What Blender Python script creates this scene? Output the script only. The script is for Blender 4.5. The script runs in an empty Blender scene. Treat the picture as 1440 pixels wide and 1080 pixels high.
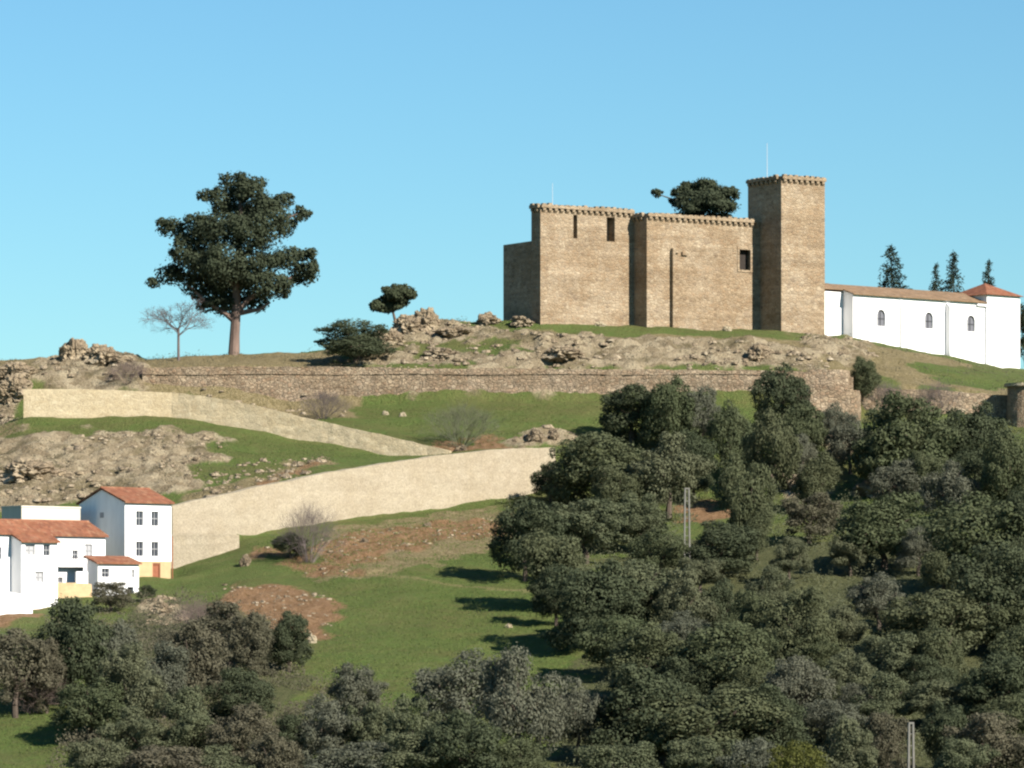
import bpy, bmesh, math, random
import numpy as np
from mathutils import Vector, noise as mnoise
R = math.radians
random.seed(7); rng = np.random.default_rng(7)
scene = bpy.context.scene
COL = scene.collection
F, CX, HY = 5760.0, 720.0, 880.0        # focal length in pixels, image centre column, eye-level row

# ------------------------------------------------------------------ helpers
def link(o, parent=None):
    COL.objects.link(o)
    if parent: o.parent = parent
    return o
def tag(o, label=None, cat=None, group=None, kind=None):
    if label: o['label'] = label
    if cat: o['category'] = cat
    if group: o['group'] = group
    if kind: o['kind'] = kind
    return o
def empty(name, loc, rz=0):
    o = bpy.data.objects.new(name, None); o.location = loc; o.rotation_euler.z = rz
    o.empty_display_size = .5
    return link(o)
def mesh_np(name, V, Fq, mats=None, smooth=False):
    me = bpy.data.meshes.new(name)
    V = np.asarray(V, np.float32); Fq = np.asarray(Fq, np.int32)
    n = Fq.shape[1]
    me.vertices.add(len(V)); me.vertices.foreach_set('co', V.ravel())
    me.loops.add(Fq.size); me.loops.foreach_set('vertex_index', Fq.ravel())
    me.polygons.add(len(Fq))
    me.polygons.foreach_set('loop_start', np.arange(0, Fq.size, n, dtype=np.int32))
    try: me.polygons.foreach_set('loop_total', np.full(len(Fq), n, np.int32))
    except Exception: pass
    if smooth: me.polygons.foreach_set('use_smooth', np.ones(len(Fq), bool))
    me.update(calc_edges=True)
    for m in (mats or []): me.materials.append(m)
    return me

class MB:
    """collects boxes, prisms, tubes; builds one mesh object"""
    def __init__(s): s.v = []; s.f = []
    def face(s, pts):
        b = len(s.v); s.v += [tuple(p) for p in pts]; s.f.append(tuple(range(b, b+len(pts)))); return s
    def poly(s, v, f):
        b = len(s.v); s.v += [tuple(p) for p in v]; s.f += [tuple(i+b for i in q) for q in f]; return s
    def box(s, x0, x1, y0, y1, z0, z1):
        return s.poly([(x0,y0,z0),(x1,y0,z0),(x1,y1,z0),(x0,y1,z0),(x0,y0,z1),(x1,y0,z1),(x1,y1,z1),(x0,y1,z1)],
                      [(0,3,2,1),(4,5,6,7),(0,1,5,4),(1,2,6,5),(2,3,7,6),(3,0,4,7)])
    def tube(s, p, q, r0, r1=None, n=6):
        r1 = r0 if r1 is None else r1
        p = Vector(p); q = Vector(q); d = (q-p).normalized()
        a = d.orthogonal().normalized(); b = d.cross(a)
        vs = []
        for c, r in ((p, r0), (q, r1)):
            for i in range(n):
                t = 2*math.pi*i/n; vs.append(c + a*(r*math.cos(t)) + b*(r*math.sin(t)))
        fs = [(i, (i+1) % n, n+(i+1) % n, n+i) for i in range(n)] + [tuple(range(n-1, -1, -1)), tuple(range(n, 2*n))]
        return s.poly(vs, fs)
    def relief(s, x0, x1, z0, z1, y0, yback, holes):
        """front wall facing -y with recesses (xa, xb, za, zb, depth); also top, back and both ends"""
        xs = sorted({x0, x1, *[h[0] for h in holes], *[h[1] for h in holes]})
        zs = sorted({z0, z1, *[h[2] for h in holes], *[h[3] for h in holes]})
        def dep(i, j):
            if not (0 <= i < len(xs)-1 and 0 <= j < len(zs)-1): return None
            cx, cz = (xs[i]+xs[i+1])/2, (zs[j]+zs[j+1])/2
            for h in holes:
                if h[0] < cx < h[1] and h[2] < cz < h[3]: return y0+h[4]
            return y0
        for i in range(len(xs)-1):
            for j in range(len(zs)-1):
                a, b, c, d = xs[i], xs[i+1], zs[j], zs[j+1]; y = dep(i, j)
                s.face([(a,y,c),(b,y,c),(b,y,d),(a,y,d)])
                r = dep(i+1, j)
                if r is not None and r != y: s.face([(b,y,c),(b,r,c),(b,r,d),(b,y,d)])
                u = dep(i, j+1)
                if u is not None and u != y: s.face([(a,y,d),(b,y,d),(b,u,d),(a,u,d)])
            y = dep(i, len(zs)-2)
            s.face([(xs[i],y,z1),(xs[i+1],y,z1),(xs[i+1],yback,z1),(xs[i],yback,z1)])
        s.face([(x0,y0,z0),(x0,y0,z1),(x0,yback,z1),(x0,yback,z0)])
        s.face([(x1,y0,z0),(x1,yback,z0),(x1,yback,z1),(x1,y0,z1)])
        s.face([(x0,yback,z0),(x0,yback,z1),(x1,yback,z1),(x1,yback,z0)])
        return s
    def mesh(s, name, mat=None):
        me = bpy.data.meshes.new(name); me.from_pydata(s.v, [], s.f); me.update()
        if mat: me.materials.append(mat)
        return me
    def build(s, name, mat, parent=None, weld=True, bevel=0):
        me = s.mesh(name, mat)
        if weld:
            bm = bmesh.new(); bm.from_mesh(me)
            bmesh.ops.remove_doubles(bm, verts=bm.verts, dist=1e-4)
            bmesh.ops.recalc_face_normals(bm, faces=bm.faces)
            bm.to_mesh(me); bm.free()
        o = link(bpy.data.objects.new(name, me), parent)
        if bevel:
            m = o.modifiers.new('bevel', 'BEVEL'); m.width = bevel; m.segments = 2; m.limit_method = 'ANGLE'
        return o
def copies(o, n_positions, parent):
    """copies of one part, sharing its mesh"""
    for p in n_positions:
        c = o.copy(); c.location = p; link(c, parent)

# ------------------------------------------------------------------ materials
def newmat(name):
    m = bpy.data.materials.new(name); m.use_nodes = True
    nt = m.node_tree; b = nt.nodes['Principled BSDF']; b.inputs['Roughness'].default_value = .85
    b.inputs['Specular IOR Level'].default_value = .2
    return m, nt, b
def node(nt, t, **kw):
    n = nt.nodes.new(t)
    for k, v in kw.items():
        if k in n.inputs: n.inputs[k].default_value = v
        else: setattr(n, k, v)
    return n
def coords(nt, scale=(1,1,1), kind='Object'):
    tc = node(nt, 'ShaderNodeTexCoord'); mp = node(nt, 'ShaderNodeMapping'); mp.inputs['Scale'].default_value = scale
    nt.links.new(tc.outputs[kind], mp.inputs['Vector']); return mp.outputs[0]
def tex(nt, vec, scale, detail=4, rough=.6):
    n = node(nt, 'ShaderNodeTexNoise', Scale=scale, Detail=detail, Roughness=rough)
    if vec: nt.links.new(vec, n.inputs['Vector'])
    return n.outputs['Fac']
def ramp(nt, fac, stops):
    r = node(nt, 'ShaderNodeValToRGB'); e = r.color_ramp.elements
    while len(e) < len(stops): e.new(.5)
    for el, (p, c) in zip(e, stops): el.position = p; el.color = (*c, 1) if len(c) == 3 else c
    nt.links.new(fac, r.inputs[0]); return r.outputs[0]
def mix(nt, fac, a, b, blend='MIX'):
    m = node(nt, 'ShaderNodeMix', data_type='RGBA', blend_type=blend)
    for sock, v in ((m.inputs[0], fac), (m.inputs[6], a), (m.inputs[7], b)):
        if hasattr(v, 'links') or isinstance(v, bpy.types.NodeSocket): nt.links.new(v, sock)
        else: sock.default_value = v if isinstance(v, (int, float)) else (*v, 1)
    return m.outputs[2]
def bump(nt, b, h, strength, dist):
    n = node(nt, 'ShaderNodeBump', Strength=strength, Distance=dist)
    nt.links.new(h, n.inputs['Height']); nt.links.new(n.outputs[0], b.inputs['Normal'])

def stone_mat(name, cols, mortar, scale=(2.0,2.0,3.2), stain=(.75,.68,.6), grime=.5, bstr=.6, course=.55):
    m, nt, b = newmat(name)
    v = coords(nt, scale)
    wob = node(nt, 'ShaderNodeTexNoise', Scale=1.5, Detail=2.0); nt.links.new(v, wob.inputs['Vector'])
    vm = node(nt, 'ShaderNodeVectorMath', operation='MULTIPLY_ADD'); nt.links.new(wob.outputs['Color'], vm.inputs[0])
    vm.inputs[1].default_value = (.5,.5,.5); nt.links.new(v, vm.inputs[2])
    vo = node(nt, 'ShaderNodeTexVoronoi', Scale=1.0); nt.links.new(vm.outputs[0], vo.inputs['Vector'])
    sep = node(nt, 'ShaderNodeSeparateColor'); nt.links.new(vo.outputs['Color'], sep.inputs[0])
    c = ramp(nt, sep.outputs[0], [(i/(len(cols)-1), k) for i, k in enumerate(cols)])
    ve = node(nt, 'ShaderNodeTexVoronoi', feature='DISTANCE_TO_EDGE', Scale=1.0); nt.links.new(vm.outputs[0], ve.inputs['Vector'])
    e = ramp(nt, ve.outputs['Distance'], [(.02, (0,0,0)), (.12, (1,1,1))])
    c = mix(nt, e, mortar, c)
    w = coords(nt)
    big = tex(nt, w, .22, 6, .7)
    c = mix(nt, ramp(nt, big, [(.42, (grime,)*3), (.56, (0,0,0))]), c, mix(nt, 1.0, c, stain, 'MULTIPLY'))
    crs = tex(nt, coords(nt, (.10,.10,1.5)), 1.0, 4, .6)
    c = mix(nt, course, c, mix(nt, 1.0, c, ramp(nt, crs, [(.35, (.72,.70,.68)), (.65, (1.22,1.22,1.22))]), 'MULTIPLY'))
    fine = tex(nt, w, 6, 5, .75)
    c = mix(nt, .55, c, mix(nt, 1.0, c, ramp(nt, fine, [(.32, (.45,.42,.4)), (.68, (1.4,1.4,1.4))]), 'MULTIPLY'))
    nt.links.new(c, b.inputs['Base Color'])
    hm = node(nt, 'ShaderNodeMath', operation='ADD'); nt.links.new(e, hm.inputs[0]); nt.links.new(fine, hm.inputs[1])
    bump(nt, b, hm.outputs[0], bstr, .15)
    return m
M = {}
M['castle'] = stone_mat('castle_stone', [(.245,.186,.124),(.315,.250,.172),(.272,.200,.130),(.355,.290,.206),(.200,.152,.106)], (.305,.244,.170), grime=.75)
M['rampart'] = stone_mat('rampart_rubble', [(.245,.188,.130),(.33,.262,.182),(.275,.195,.130),(.37,.30,.215),(.185,.14,.098)], (.285,.228,.162), (2.1,2.1,3.0), bstr=.9)
M['beige'] = stone_mat('pale_masonry', [(.29,.25,.182),(.31,.268,.195),(.275,.236,.172),(.325,.282,.21)], (.298,.258,.19), (1.6,1.6,2.6), (.84,.8,.74), .45, .15, .18)
M['tanblock'] = stone_mat('tan_masonry', [(.39,.325,.215),(.43,.36,.24),(.365,.30,.195),(.45,.385,.265)], (.40,.335,.225), (1.6,1.6,2.6), (.86,.8,.7), .4, .2, .25)
M['rock'] = stone_mat('grey_rock', [(.29,.235,.16),(.35,.29,.20),(.25,.20,.14),(.39,.33,.235)], (.26,.21,.145), (1.4,1.4,1.7), (.6,.55,.5), .6, 1.0)
M['palerock'] = stone_mat('pale_stone', [(.36,.31,.22),(.40,.35,.25),(.33,.28,.19)], (.34,.29,.20), (1.2,1.2,1.2), (.75,.7,.65), .4, .6)

def plain(name, col, var=.12, scale=2.0, rough=.85, bs=0.0, streak=False):
    m, nt, b = newmat(name); b.inputs['Roughness'].default_value = rough
    v = coords(nt, (1,1,.35) if streak else (1,1,1))
    n = tex(nt, v, scale, 5, .65)
    lo = tuple(c*(1-var*1.6) for c in col); hi = tuple(min(c*(1+var), .9) for c in col)
    nt.links.new(ramp(nt, n, [(.3, lo), (.7, hi)]), b.inputs['Base Color'])
    if bs: bump(nt, b, tex(nt, v, scale*6, 3), bs, .03)
    return m
M['white'] = plain('whitewash', (.80,.79,.78), .06, .9, streak=True, bs=.15)
M['cream'] = plain('cream_render', (.52,.48,.40), .06, 1.2, streak=True, bs=.15)
M['tan'] = plain('ochre_render', (.40,.30,.17), .10, 1.2, bs=.2)
M['grey_shutter'] = plain('grey_shutter', (.33,.33,.34), .06, 3)
M['dark'] = plain('painted_shade', (.03,.024,.02), .2, 3)  # near-black colour standing in for unlit depth
M['wood_red'] = plain('red_brown_wood', (.24,.09,.05), .15, 4)
M['iron'] = plain('dark_iron', (.05,.05,.055), .15, 4, .6)
M['concrete'] = plain('pole_concrete', (.15,.145,.13), .10, 3)
M['post'] = plain('weathered_wood', (.07,.055,.045), .2, 4)
M['trunk'] = plain('oak_bark', (.09,.07,.055), .3, 3, bs=.5)
M['euctrunk'] = plain('pale_peeling_bark', (.15,.105,.085), .3, .9, bs=.4, streak=True)
M['twig'] = plain('bare_twigs', (.17,.125,.11), .2, 2)
M['twig_grey'] = plain('grey_twigs', (.13,.105,.10), .2, 2)
M['twig_green'] = plain('grey_green_twigs', (.13,.135,.085), .2, 2)
M['antenna'] = plain('white_metal', (.5,.5,.5), .03, 2, .5)
m, nt, b = newmat('window_glass'); b.inputs['Base Color'].default_value = (.035,.04,.05,1); b.inputs['Roughness'].default_value = .12
b.inputs['Specular IOR Level'].default_value = .5; M['glass'] = m
m, nt, b = newmat('church_glass'); b.inputs['Base Color'].default_value = (.13,.13,.145,1); b.inputs['Roughness'].default_value = .25
M['churchglass'] = m
def tile_mat(name, cols):
    m, nt, b = newmat(name)
    v = coords(nt)
    wv = node(nt, 'ShaderNodeTexWave', wave_type='BANDS', bands_direction='X', Scale=1.4, Distortion=.3); nt.links.new(v, wv.inputs['Vector'])
    vo = node(nt, 'ShaderNodeTexVoronoi', Scale=1.0); nt.links.new(coords(nt, (3.5,2.2,2.2)), vo.inputs['Vector'])
    sp = node(nt, 'ShaderNodeSeparateColor'); nt.links.new(vo.outputs['Color'], sp.inputs[0])
    c = ramp(nt, sp.outputs[0], [(i/(len(cols)-1), k) for i, k in enumerate(cols)])
    n = tex(nt, v, 1.2, 5, .7)
    c = mix(nt, ramp(nt, n, [(.4, (.6,)*3), (.65, (0,)*3)]), c, mix(nt, 1.0, c, (.55,.55,.5), 'MULTIPLY'))
    nt.links.new(c, b.inputs['Base Color'])
    bump(nt, b, wv.outputs['Fac'], .6, .06); return m
M['tile'] = tile_mat('terracotta_tiles', [(.21,.082,.046),(.26,.108,.060),(.18,.070,.042),(.29,.150,.088)])
M['oldtile'] = tile_mat('weathered_tiles', [(.21,.135,.082),(.25,.16,.097),(.18,.12,.075),(.27,.185,.12)])

def leaf_mat(name, dark, light, tint=(.10,.09,.04), tamt=.25):
    m, nt, b = newmat(name); b.inputs['Roughness'].default_value = .8; b.inputs['Specular IOR Level'].default_value = .08
    n = tex(nt, coords(nt), 6.0, 4, .7)
    oi = node(nt, 'ShaderNodeObjectInfo')
    c = ramp(nt, n, [(.30, dark), (.70, light)])
    k = node(nt, 'ShaderNodeMath', operation='MULTIPLY'); nt.links.new(oi.outputs['Random'], k.inputs[0]); k.inputs[1].default_value = tamt*2
    c = mix(nt, k.outputs[0], c, tint)
    nt.links.new(c, b.inputs['Base Color'])
    tr = node(nt, 'ShaderNodeBsdfTranslucent'); nt.links.new(c, tr.inputs[0])
    ms = node(nt, 'ShaderNodeMixShader'); ms.inputs[0].default_value = .33
    nt.links.new(b.outputs[0], ms.inputs[1]); nt.links.new(tr.outputs[0], ms.inputs[2])
    nt.links.new(ms.outputs[0], nt.nodes['Material Output'].inputs[0])
    return m
M['oak'] = leaf_mat('oak_leaves', (.048,.062,.030), (.104,.118,.062), (.104,.104,.059))
M['olive'] = leaf_mat('olive_leaves', (.065,.078,.042), (.125,.136,.078), (.128,.127,.078))
M['greyleaf'] = leaf_mat('grey_green_leaves', (.074,.080,.055), (.137,.143,.104), (.127,.125,.089))
M['brownleaf'] = leaf_mat('brown_scrub_leaves', (.072,.069,.043), (.132,.124,.082), (.115,.100,.072))
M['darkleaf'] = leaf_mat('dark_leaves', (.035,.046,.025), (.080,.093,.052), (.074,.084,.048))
M['euc'] = leaf_mat('eucalyptus_leaves', (.028,.040,.024), (.074,.084,.050), (.05,.06,.03), 0)
M['conifer'] = leaf_mat('conifer_needles', (.016,.026,.018), (.042,.058,.036), (.03,.04,.03))
M['lime'] = leaf_mat('yellow_green_leaves', (.060,.072,.017), (.115,.12,.034), (.10,.095,.03))
M['grass'] = leaf_mat('grass_blades', (.072,.112,.028), (.124,.156,.048), (.1,.1,.05), 0)

# ------------------------------------------------------------------ terrain
def vnoise(x, y, seed=0):
    xi = np.floor(x).astype(np.int64); yi = np.floor(y).astype(np.int64); fx = x-xi; fy = y-yi
    fx = fx*fx*(3-2*fx); fy = fy*fy*(3-2*fy)
    def h(a, b):
        n = (a*374761393 + b*668265263 + seed*974634777) & 0xffffffff
        n = ((n ^ (n >> 13))*1274126177) & 0xffffffff
        return ((n ^ (n >> 16)) & 0xffff)/65535.0
    a = h(xi, yi); b_ = h(xi+1, yi); c = h(xi, yi+1); d = h(xi+1, yi+1)
    return (a*(1-fx)+b_*fx)*(1-fy) + (c*(1-fx)+d*fx)*fy
def fbm(x, y, o=4, seed=0):
    s = 0; a = .5; t = 0
    for i in range(o): s = s + a*vnoise(x*2**i, y*2**i, seed+i); t += a; a *= .5
    return s/t
# contour lines of the hill: (column, row, distance); the height follows from row and distance
LINES = [
 [(-300,1112,285),(0,1108,285),(500,1112,285),(1000,1110,285),(1440,1095,285),(1740,1090,285)],
 [(-300,965,328),(0,955,328),(240,930,330),(450,945,330),(640,950,330),(840,950,330),(1100,935,332),(1440,900,335),(1740,880,335)],
 [(-300,875,360),(0,868,360),(80,862,362),(130,852,366),(240,824,380),(340,796,384),(500,800,378),(760,800,378),(1000,798,378),(1200,786,378),(1440,755,380),(1740,740,380)],
 [(-300,780,392),(0,775,392),(190,785,394),(243,800,394),(338,758,399),(345,753,400),(540,725,413),(750,693,428),(860,700,426),(1000,700,424),(1200,690,424),(1440,675,424),(1740,660,424)],
 [(-300,735,399),(0,728,399),(190,722,400),(243,714,400),(345,690,403),(450,669,410),(540,653,416),(620,642,421),(750,632,430),(790,632,432),(860,652,432),(1000,655,433),(1200,645,434),(1440,630,434),(1740,610,434)],
 [(-300,612,432),(0,600,433),(33,587,433.3),(235,585,433.8),(330,600,433),(440,617,431),(540,635,428.5),(600,641,427),(660,628,432),(740,600,441),(1000,610,443),(1200,615,441),(1440,612,443),(1740,600,443)],
 [(-300,600,452),(0,598,451),(33,585,450),(200,566,451),(300,568,452),(400,577,453),(480,570,453),(640,563,453),(840,563,453),(1000,566,453),(1120,578,452),(1195,590,450),(1215,590,454.2),(1300,592,455.0),(1440,600,456.2),(1740,600,455)],
 [(-300,530,455.6),(0,532,455.6),(100,530,455.6),(200,518,455.6),(330,514,455.6),(480,515,455.6),(640,517,455.6),(1000,518,455.6),(1120,521,455.6),(1200,532,456.8),(1300,545,457.8),(1440,556,459.2),(1740,560,458)],
 [(-300,516,463),(0,514,463),(200,508,463),(330,506,463),(480,505,463),(560,495,463),(640,489,463),(760,482,463),(900,482,464),(1070,483,466),(1165,492,468),(1240,500,470),(1300,510,472),(1440,535,475),(1740,550,475)],
 [(-300,512,470),(0,508,470),(85,506,470),(250,503,470),(330,500,470),(440,493,472),(490,484,472),(540,468,472),(600,455,473),(700,451,473),(760,456,470),(893,458,476),(908,459,474),(1040,463,479),(1096,466,478),(1165,472,483),(1200,475,489),(1300,494,497),(1430,520,505),(1740,545,505)],
]
def lines_at(px):
    px = np.clip(px, -300, 1740); out = []
    z0 = [(-400,-1.7),(3,-1.7),(80,-14),(200,-17.5)]
    for Y, z in z0: out.append((np.full_like(px, Y), np.full_like(px, z)))
    for L in LINES:
        a = np.array(L, float); Y = np.interp(px, a[:,0], a[:,2])
        zz = (HY-a[:,1])*a[:,2]/F
        out.append((Y, np.interp(px, a[:,0], zz)))
    Yl, zl = out[-1]
    out += [(Yl+22, zl-.6), (Yl+70, zl-14), (Yl+380, zl*0-28), (Yl*0+9000, zl*0-30)]
    return out
def hbase(x, Y):
    x = np.asarray(x, float); Y = np.asarray(Y, float)
    px = CX + F*x/np.maximum(Y, 120)
    L = lines_at(px); z = L[0][1].copy()
    for (ya, za), (yb, zb) in zip(L[:-1], L[1:]):
        t = np.clip((Y-ya)/np.maximum(yb-ya, .05), 0, 1)
        z = np.where(Y >= ya, za+(zb-za)*t, z)
    return z
def ground(px, py, y0=270, y1=520):
    Ys = np.arange(y0, y1, .25); xs = (px-CX)*Ys/F
    z = hbase(xs, Ys); pr = HY - z*F/Ys
    k = np.argmax(pr <= py) if (pr <= py).any() else len(Ys)-1
    return xs[k], Ys[k], z[k]
def P(px, py, Y): return ((px-CX)*Y/F, Y, (HY-py)*Y/F)

def inpoly(x, y, poly):
    c = np.zeros(x.shape, bool); n = len(poly)
    for i in range(n):
        (x1, y1), (x2, y2) = poly[i], poly[(i+1) % n]
        if y1 == y2: continue
        c ^= ((y1 > y) != (y2 > y)) & (x < (x2-x1)*(y-y1)/(y2-y1)+x1)
    return c
def ground_poly(pp):
    out = []
    n = len(pp)
    for i in range(n):          # subdivide the outline so it follows the relief
        a, b_ = pp[i], pp[(i+1) % n]
        for t in (0, .25, .5, .75):
            g = ground(a[0]+(b_[0]-a[0])*t, a[1]+(b_[1]-a[1])*t); out.append((g[0], g[1]))
    return out
ROCK = [ [(-150,520),(0,516),(60,520),(85,500),(190,500),(205,540),(30,548),(25,590),(-150,620)],
 [(-150,625),(0,618),(100,610),(190,612),(300,612),(320,632),(285,660),(262,690),(200,705),(-150,730)],
 [(480,512),(520,468),(560,452),(620,450),(700,462),(760,470),(900,478),(1080,480),(1130,500),(1180,520),(1100,526),(560,524)],
 [(1120,585),(1205,590),(1190,650),(1150,640)], [(200,845),(250,842),(262,880),(205,880)],
 [(1120,470),(1200,478),(1230,500),(1190,512),(1140,505)],
 [(730,606),(790,606),(790,628),(720,628)], [(1090,675),(1150,672),(1150,705),(1090,700)], [(1205,682),(1260,682),(1265,705),(1200,705)] ]
EARTH = [ [(310,820),(380,825),(465,838),(470,880),(440,905),(420,890),(370,870),(320,850)],
 [(450,760),(520,745),(610,735),(690,730),(700,755),(600,765),(520,790),(480,800),(430,785)],
 [(355,762),(400,785),(480,800),(520,808),(500,818),(430,805),(370,785)],
 [(945,705),(1010,700),(1015,735),(950,738)], [(-60,846),(45,846),(60,872),(-60,885)], [(350,675),(440,655),(460,660),(360,690)],
 [(600,618),(720,618),(720,630),(600,640)], [(1095,672),(1140,672),(1140,695),(1095,700)] ]
DRY = [ [(-150,505),(200,505),(340,500),(470,492),(480,515),(330,528),(200,540),(-150,540)],
 [(200,530),(430,530),(500,568),(485,590),(430,592),(330,572),(240,562),(200,556)],
 [(300,655),(450,640),(480,655),(350,690),(255,705),(280,680)],
 [(1110,472),(1200,480),(1330,505),(1440,530),(1440,560),(1220,545),(1130,525)],
 [(520,470),(1120,470),(1140,500),(560,500)],
 [(-100,560),(0,600),(30,620),(-100,640)], [(460,745),(700,715),(760,740),(700,770),(500,820),(440,810)] ]
GREEN = [ [(560,485),(740,478),(740,496),(600,505)], [(740,458),(1090,462),(1120,478),(760,468)], [(1290,512),(1440,520),(1440,548),(1320,540)],
 [(262,690),(320,630),(420,650),(300,680)] ]
OLIVE = [ [(880,740),(1010,770),(1240,760),(1330,800),(1440,860),(1440,1090),(760,1090),(800,960),(840,860)], [(180,860),(330,850),(420,900),(430,1090),(120,1090),(150,950)] ]
PATH = [ [(520,800),(560,812),(640,820),(640,823),(560,817),(515,808)], [(640,820),(700,828),(790,830),(790,833),(700,831),(640,823)] ]

xf = np.arange(-112, 112.01, .55); yf = np.concatenate([np.arange(262, 390, .75), np.arange(390, 512, .5)])
xs = np.concatenate([[-6000,-3000,-1500,-800,-450,-280,-200,-150,-128], xf, [128,150,200,280,450,800,1500,3000,6000]])
ys = np.concatenate([[-400,-150,-50,-10,3,20,40,80,120,160,200,225,245,255], yf, [515,520,528,540,560,600,680,800,1000,1500,2500,4500,8000]])
X, Y = np.meshgrid(xs, ys)
Z = hbase(X, Y)
jx = (fbm(X*.45, Y*.3, 5, 11)-.5)*8; jy = (fbm(X*.45, Y*.3, 5, 31)-.5)*9
def blur(a, n):
    for _ in range(n):
        b_ = a.copy(); b_[1:-1,1:-1] = (a[1:-1,1:-1]*2+a[:-2,1:-1]+a[2:,1:-1]+a[1:-1,:-2]+a[1:-1,2:])/6; a = b_
    return a
def mask(polys, jit=1.0, nb=2):
    w = np.zeros(X.shape)
    for p in polys: w = np.maximum(w, inpoly(X+jx*jit, Y+jy*jit, ground_poly(p)))
    return blur(w.astype(float), nb)
mr, me_, md, mg, mo, mp = mask(ROCK), mask(EARTH), mask(DRY), mask(GREEN), mask(OLIVE), mask(PATH, .2, 0)
mr = np.clip(mr-mg, 0, 1); md = np.clip(md-mg, 0, 1)
hide = np.clip((Y-250)/20, 0, 1)*np.clip((560-Y)/30, 0, 1)
Z = Z + hide*(fbm(X*.22, Y*.22, 5, 3)-.5)*.9
crag = np.abs(fbm(X*.42, Y*.42, 4, 5)-.5)*2; crag2 = fbm(X*.9, Y*.9, 4, 8)
Z = Z + mr*hide*((.55-crag)*.9 + (crag2-.5)*1.1) + me_*hide*(crag2-.5)*.7 + md*hide*(crag2-.5)*.35
ny, nx = X.shape
idx = np.arange(nx*ny).reshape(ny, nx)
Fq = np.stack([idx[:-1,:-1], idx[:-1,1:], idx[1:,1:], idx[1:,:-1]], -1).reshape(-1, 4)
gm = mesh_np('hill', np.stack([X, Y, Z], -1).reshape(-1, 3), Fq, smooth=True)
for nm, arr in (('rock', mr), ('earth', me_), ('dry', md), ('olive', mo), ('path', mp)):
    at = gm.attributes.new(nm, 'FLOAT', 'POINT'); at.data.foreach_set('value', arr.astype(np.float32).ravel())
m, nt, b = newmat('hillside'); b.inputs['Roughness'].default_value = .95; b.inputs['Specular IOR Level'].default_value = .1
w = coords(nt)
n1, n2, n3 = tex(nt, w, .22, 5, .65), tex(nt, w, 1.6, 5, .7), tex(nt, w, 5, 4, .7)
def attr(nm, thr=.5, soft=.22):
    a = node(nt, 'ShaderNodeAttribute', attribute_name=nm)
    s_ = node(nt, 'ShaderNodeMath', operation='ADD'); nt.links.new(a.outputs['Fac'], s_.inputs[0])
    k = node(nt, 'ShaderNodeMath', operation='MULTIPLY_ADD'); nt.links.new(n2, k.inputs[0]); k.inputs[1].default_value = .9; k.inputs[2].default_value = -.45
    nt.links.new(k.outputs[0], s_.inputs[1])
    return ramp(nt, s_.outputs[0], [(thr-soft, (0,0,0)), (thr+soft, (1,1,1))])
g = ramp(nt, n1, [(.3, (.072,.110,.028)), (.55, (.095,.132,.036)), (.75, (.132,.145,.050))])
n4 = tex(nt, coords(nt, (1,2.2,1)), .07, 5, .7)
g = mix(nt, ramp(nt, n4, [(.46, (0,)*3), (.66, (.7,)*3)]), g, (.115,.105,.042))
g = mix(nt, ramp(nt, n2, [(.42, (.0,)*3), (.75, (.75,)*3)]), g, (.110,.104,.038))
g = mix(nt, .45, g, mix(nt, 1.0, g, ramp(nt, n3, [(.3, (.5,.5,.5)), (.7, (1.45,)*3)]), 'MULTIPLY'))
ol = ramp(nt, n2, [(.3, (.058,.068,.028)), (.7, (.105,.105,.050))])
c = mix(nt, attr('olive'), g, ol)
dr = ramp(nt, n2, [(.25, (.125,.10,.048)), (.5, (.225,.18,.098)), (.7, (.29,.235,.14))])
dr = mix(nt, ramp(nt, n3, [(.40, (.8,)*3), (.55, (0,)*3)]), dr, (.12,.10,.045))
c = mix(nt, attr('dry'), c, dr)
ea = ramp(nt, n2, [(.3, (.13,.080,.036)), (.5, (.215,.128,.068)), (.75, (.28,.19,.115))])
c = mix(nt, attr('earth'), c, ea)
vo = node(nt, 'ShaderNodeTexVoronoi', Scale=.9); nt.links.new(w, vo.inputs['Vector'])
sp = node(nt, 'ShaderNodeSeparateColor'); nt.links.new(vo.outputs['Color'], sp.inputs[0])
rk = ramp(nt, sp.outputs[0], [(0, (.21,.165,.108)), (.5, (.30,.245,.165)), (1, (.37,.31,.215))])
rk = mix(nt, .75, rk, mix(nt, 1.0, rk, ramp(nt, n3, [(.3, (.4,.38,.36)), (.7, (1.4,1.4,1.35))]), 'MULTIPLY'))
rk = mix(nt, ramp(nt, n1, [(.5, (0,)*3), (.62, (.7,)*3)]), rk, (.10,.082,.040))
c = mix(nt, attr('rock'), c, rk)
pa = node(nt, 'ShaderNodeAttribute', attribute_name='path')
pk = node(nt, 'ShaderNodeMath', operation='MULTIPLY'); nt.links.new(pa.outputs['Fac'], pk.inputs[0]); nt.links.new(n2, pk.inputs[1])
c = mix(nt, pk.outputs[0], c, (.24,.19,.10))
nt.links.new(c, b.inputs['Base Color'])
hm = node(nt, 'ShaderNodeMath', operation='ADD'); nt.links.new(n2, hm.inputs[0]); nt.links.new(n3, hm.inputs[1])
bump(nt, b, hm.outputs[0], .9, .45)
gm.materials.append(m)
go = link(bpy.data.objects.new('hill', gm)); tag(go, kind='structure')
def hz(x, Y_):
    """height of the finished hill, by bilinear lookup"""
    i = int(np.clip(np.searchsorted(xs, x)-1, 0, nx-2)); j = int(np.clip(np.searchsorted(ys, Y_)-1, 0, ny-2))
    tx = (x-xs[i])/(xs[i+1]-xs[i]); ty = (Y_-ys[j])/(ys[j+1]-ys[j])
    return (Z[j,i]*(1-tx)+Z[j,i+1]*tx)*(1-ty)+(Z[j+1,i]*(1-tx)+Z[j+1,i+1]*tx)*ty

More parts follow.
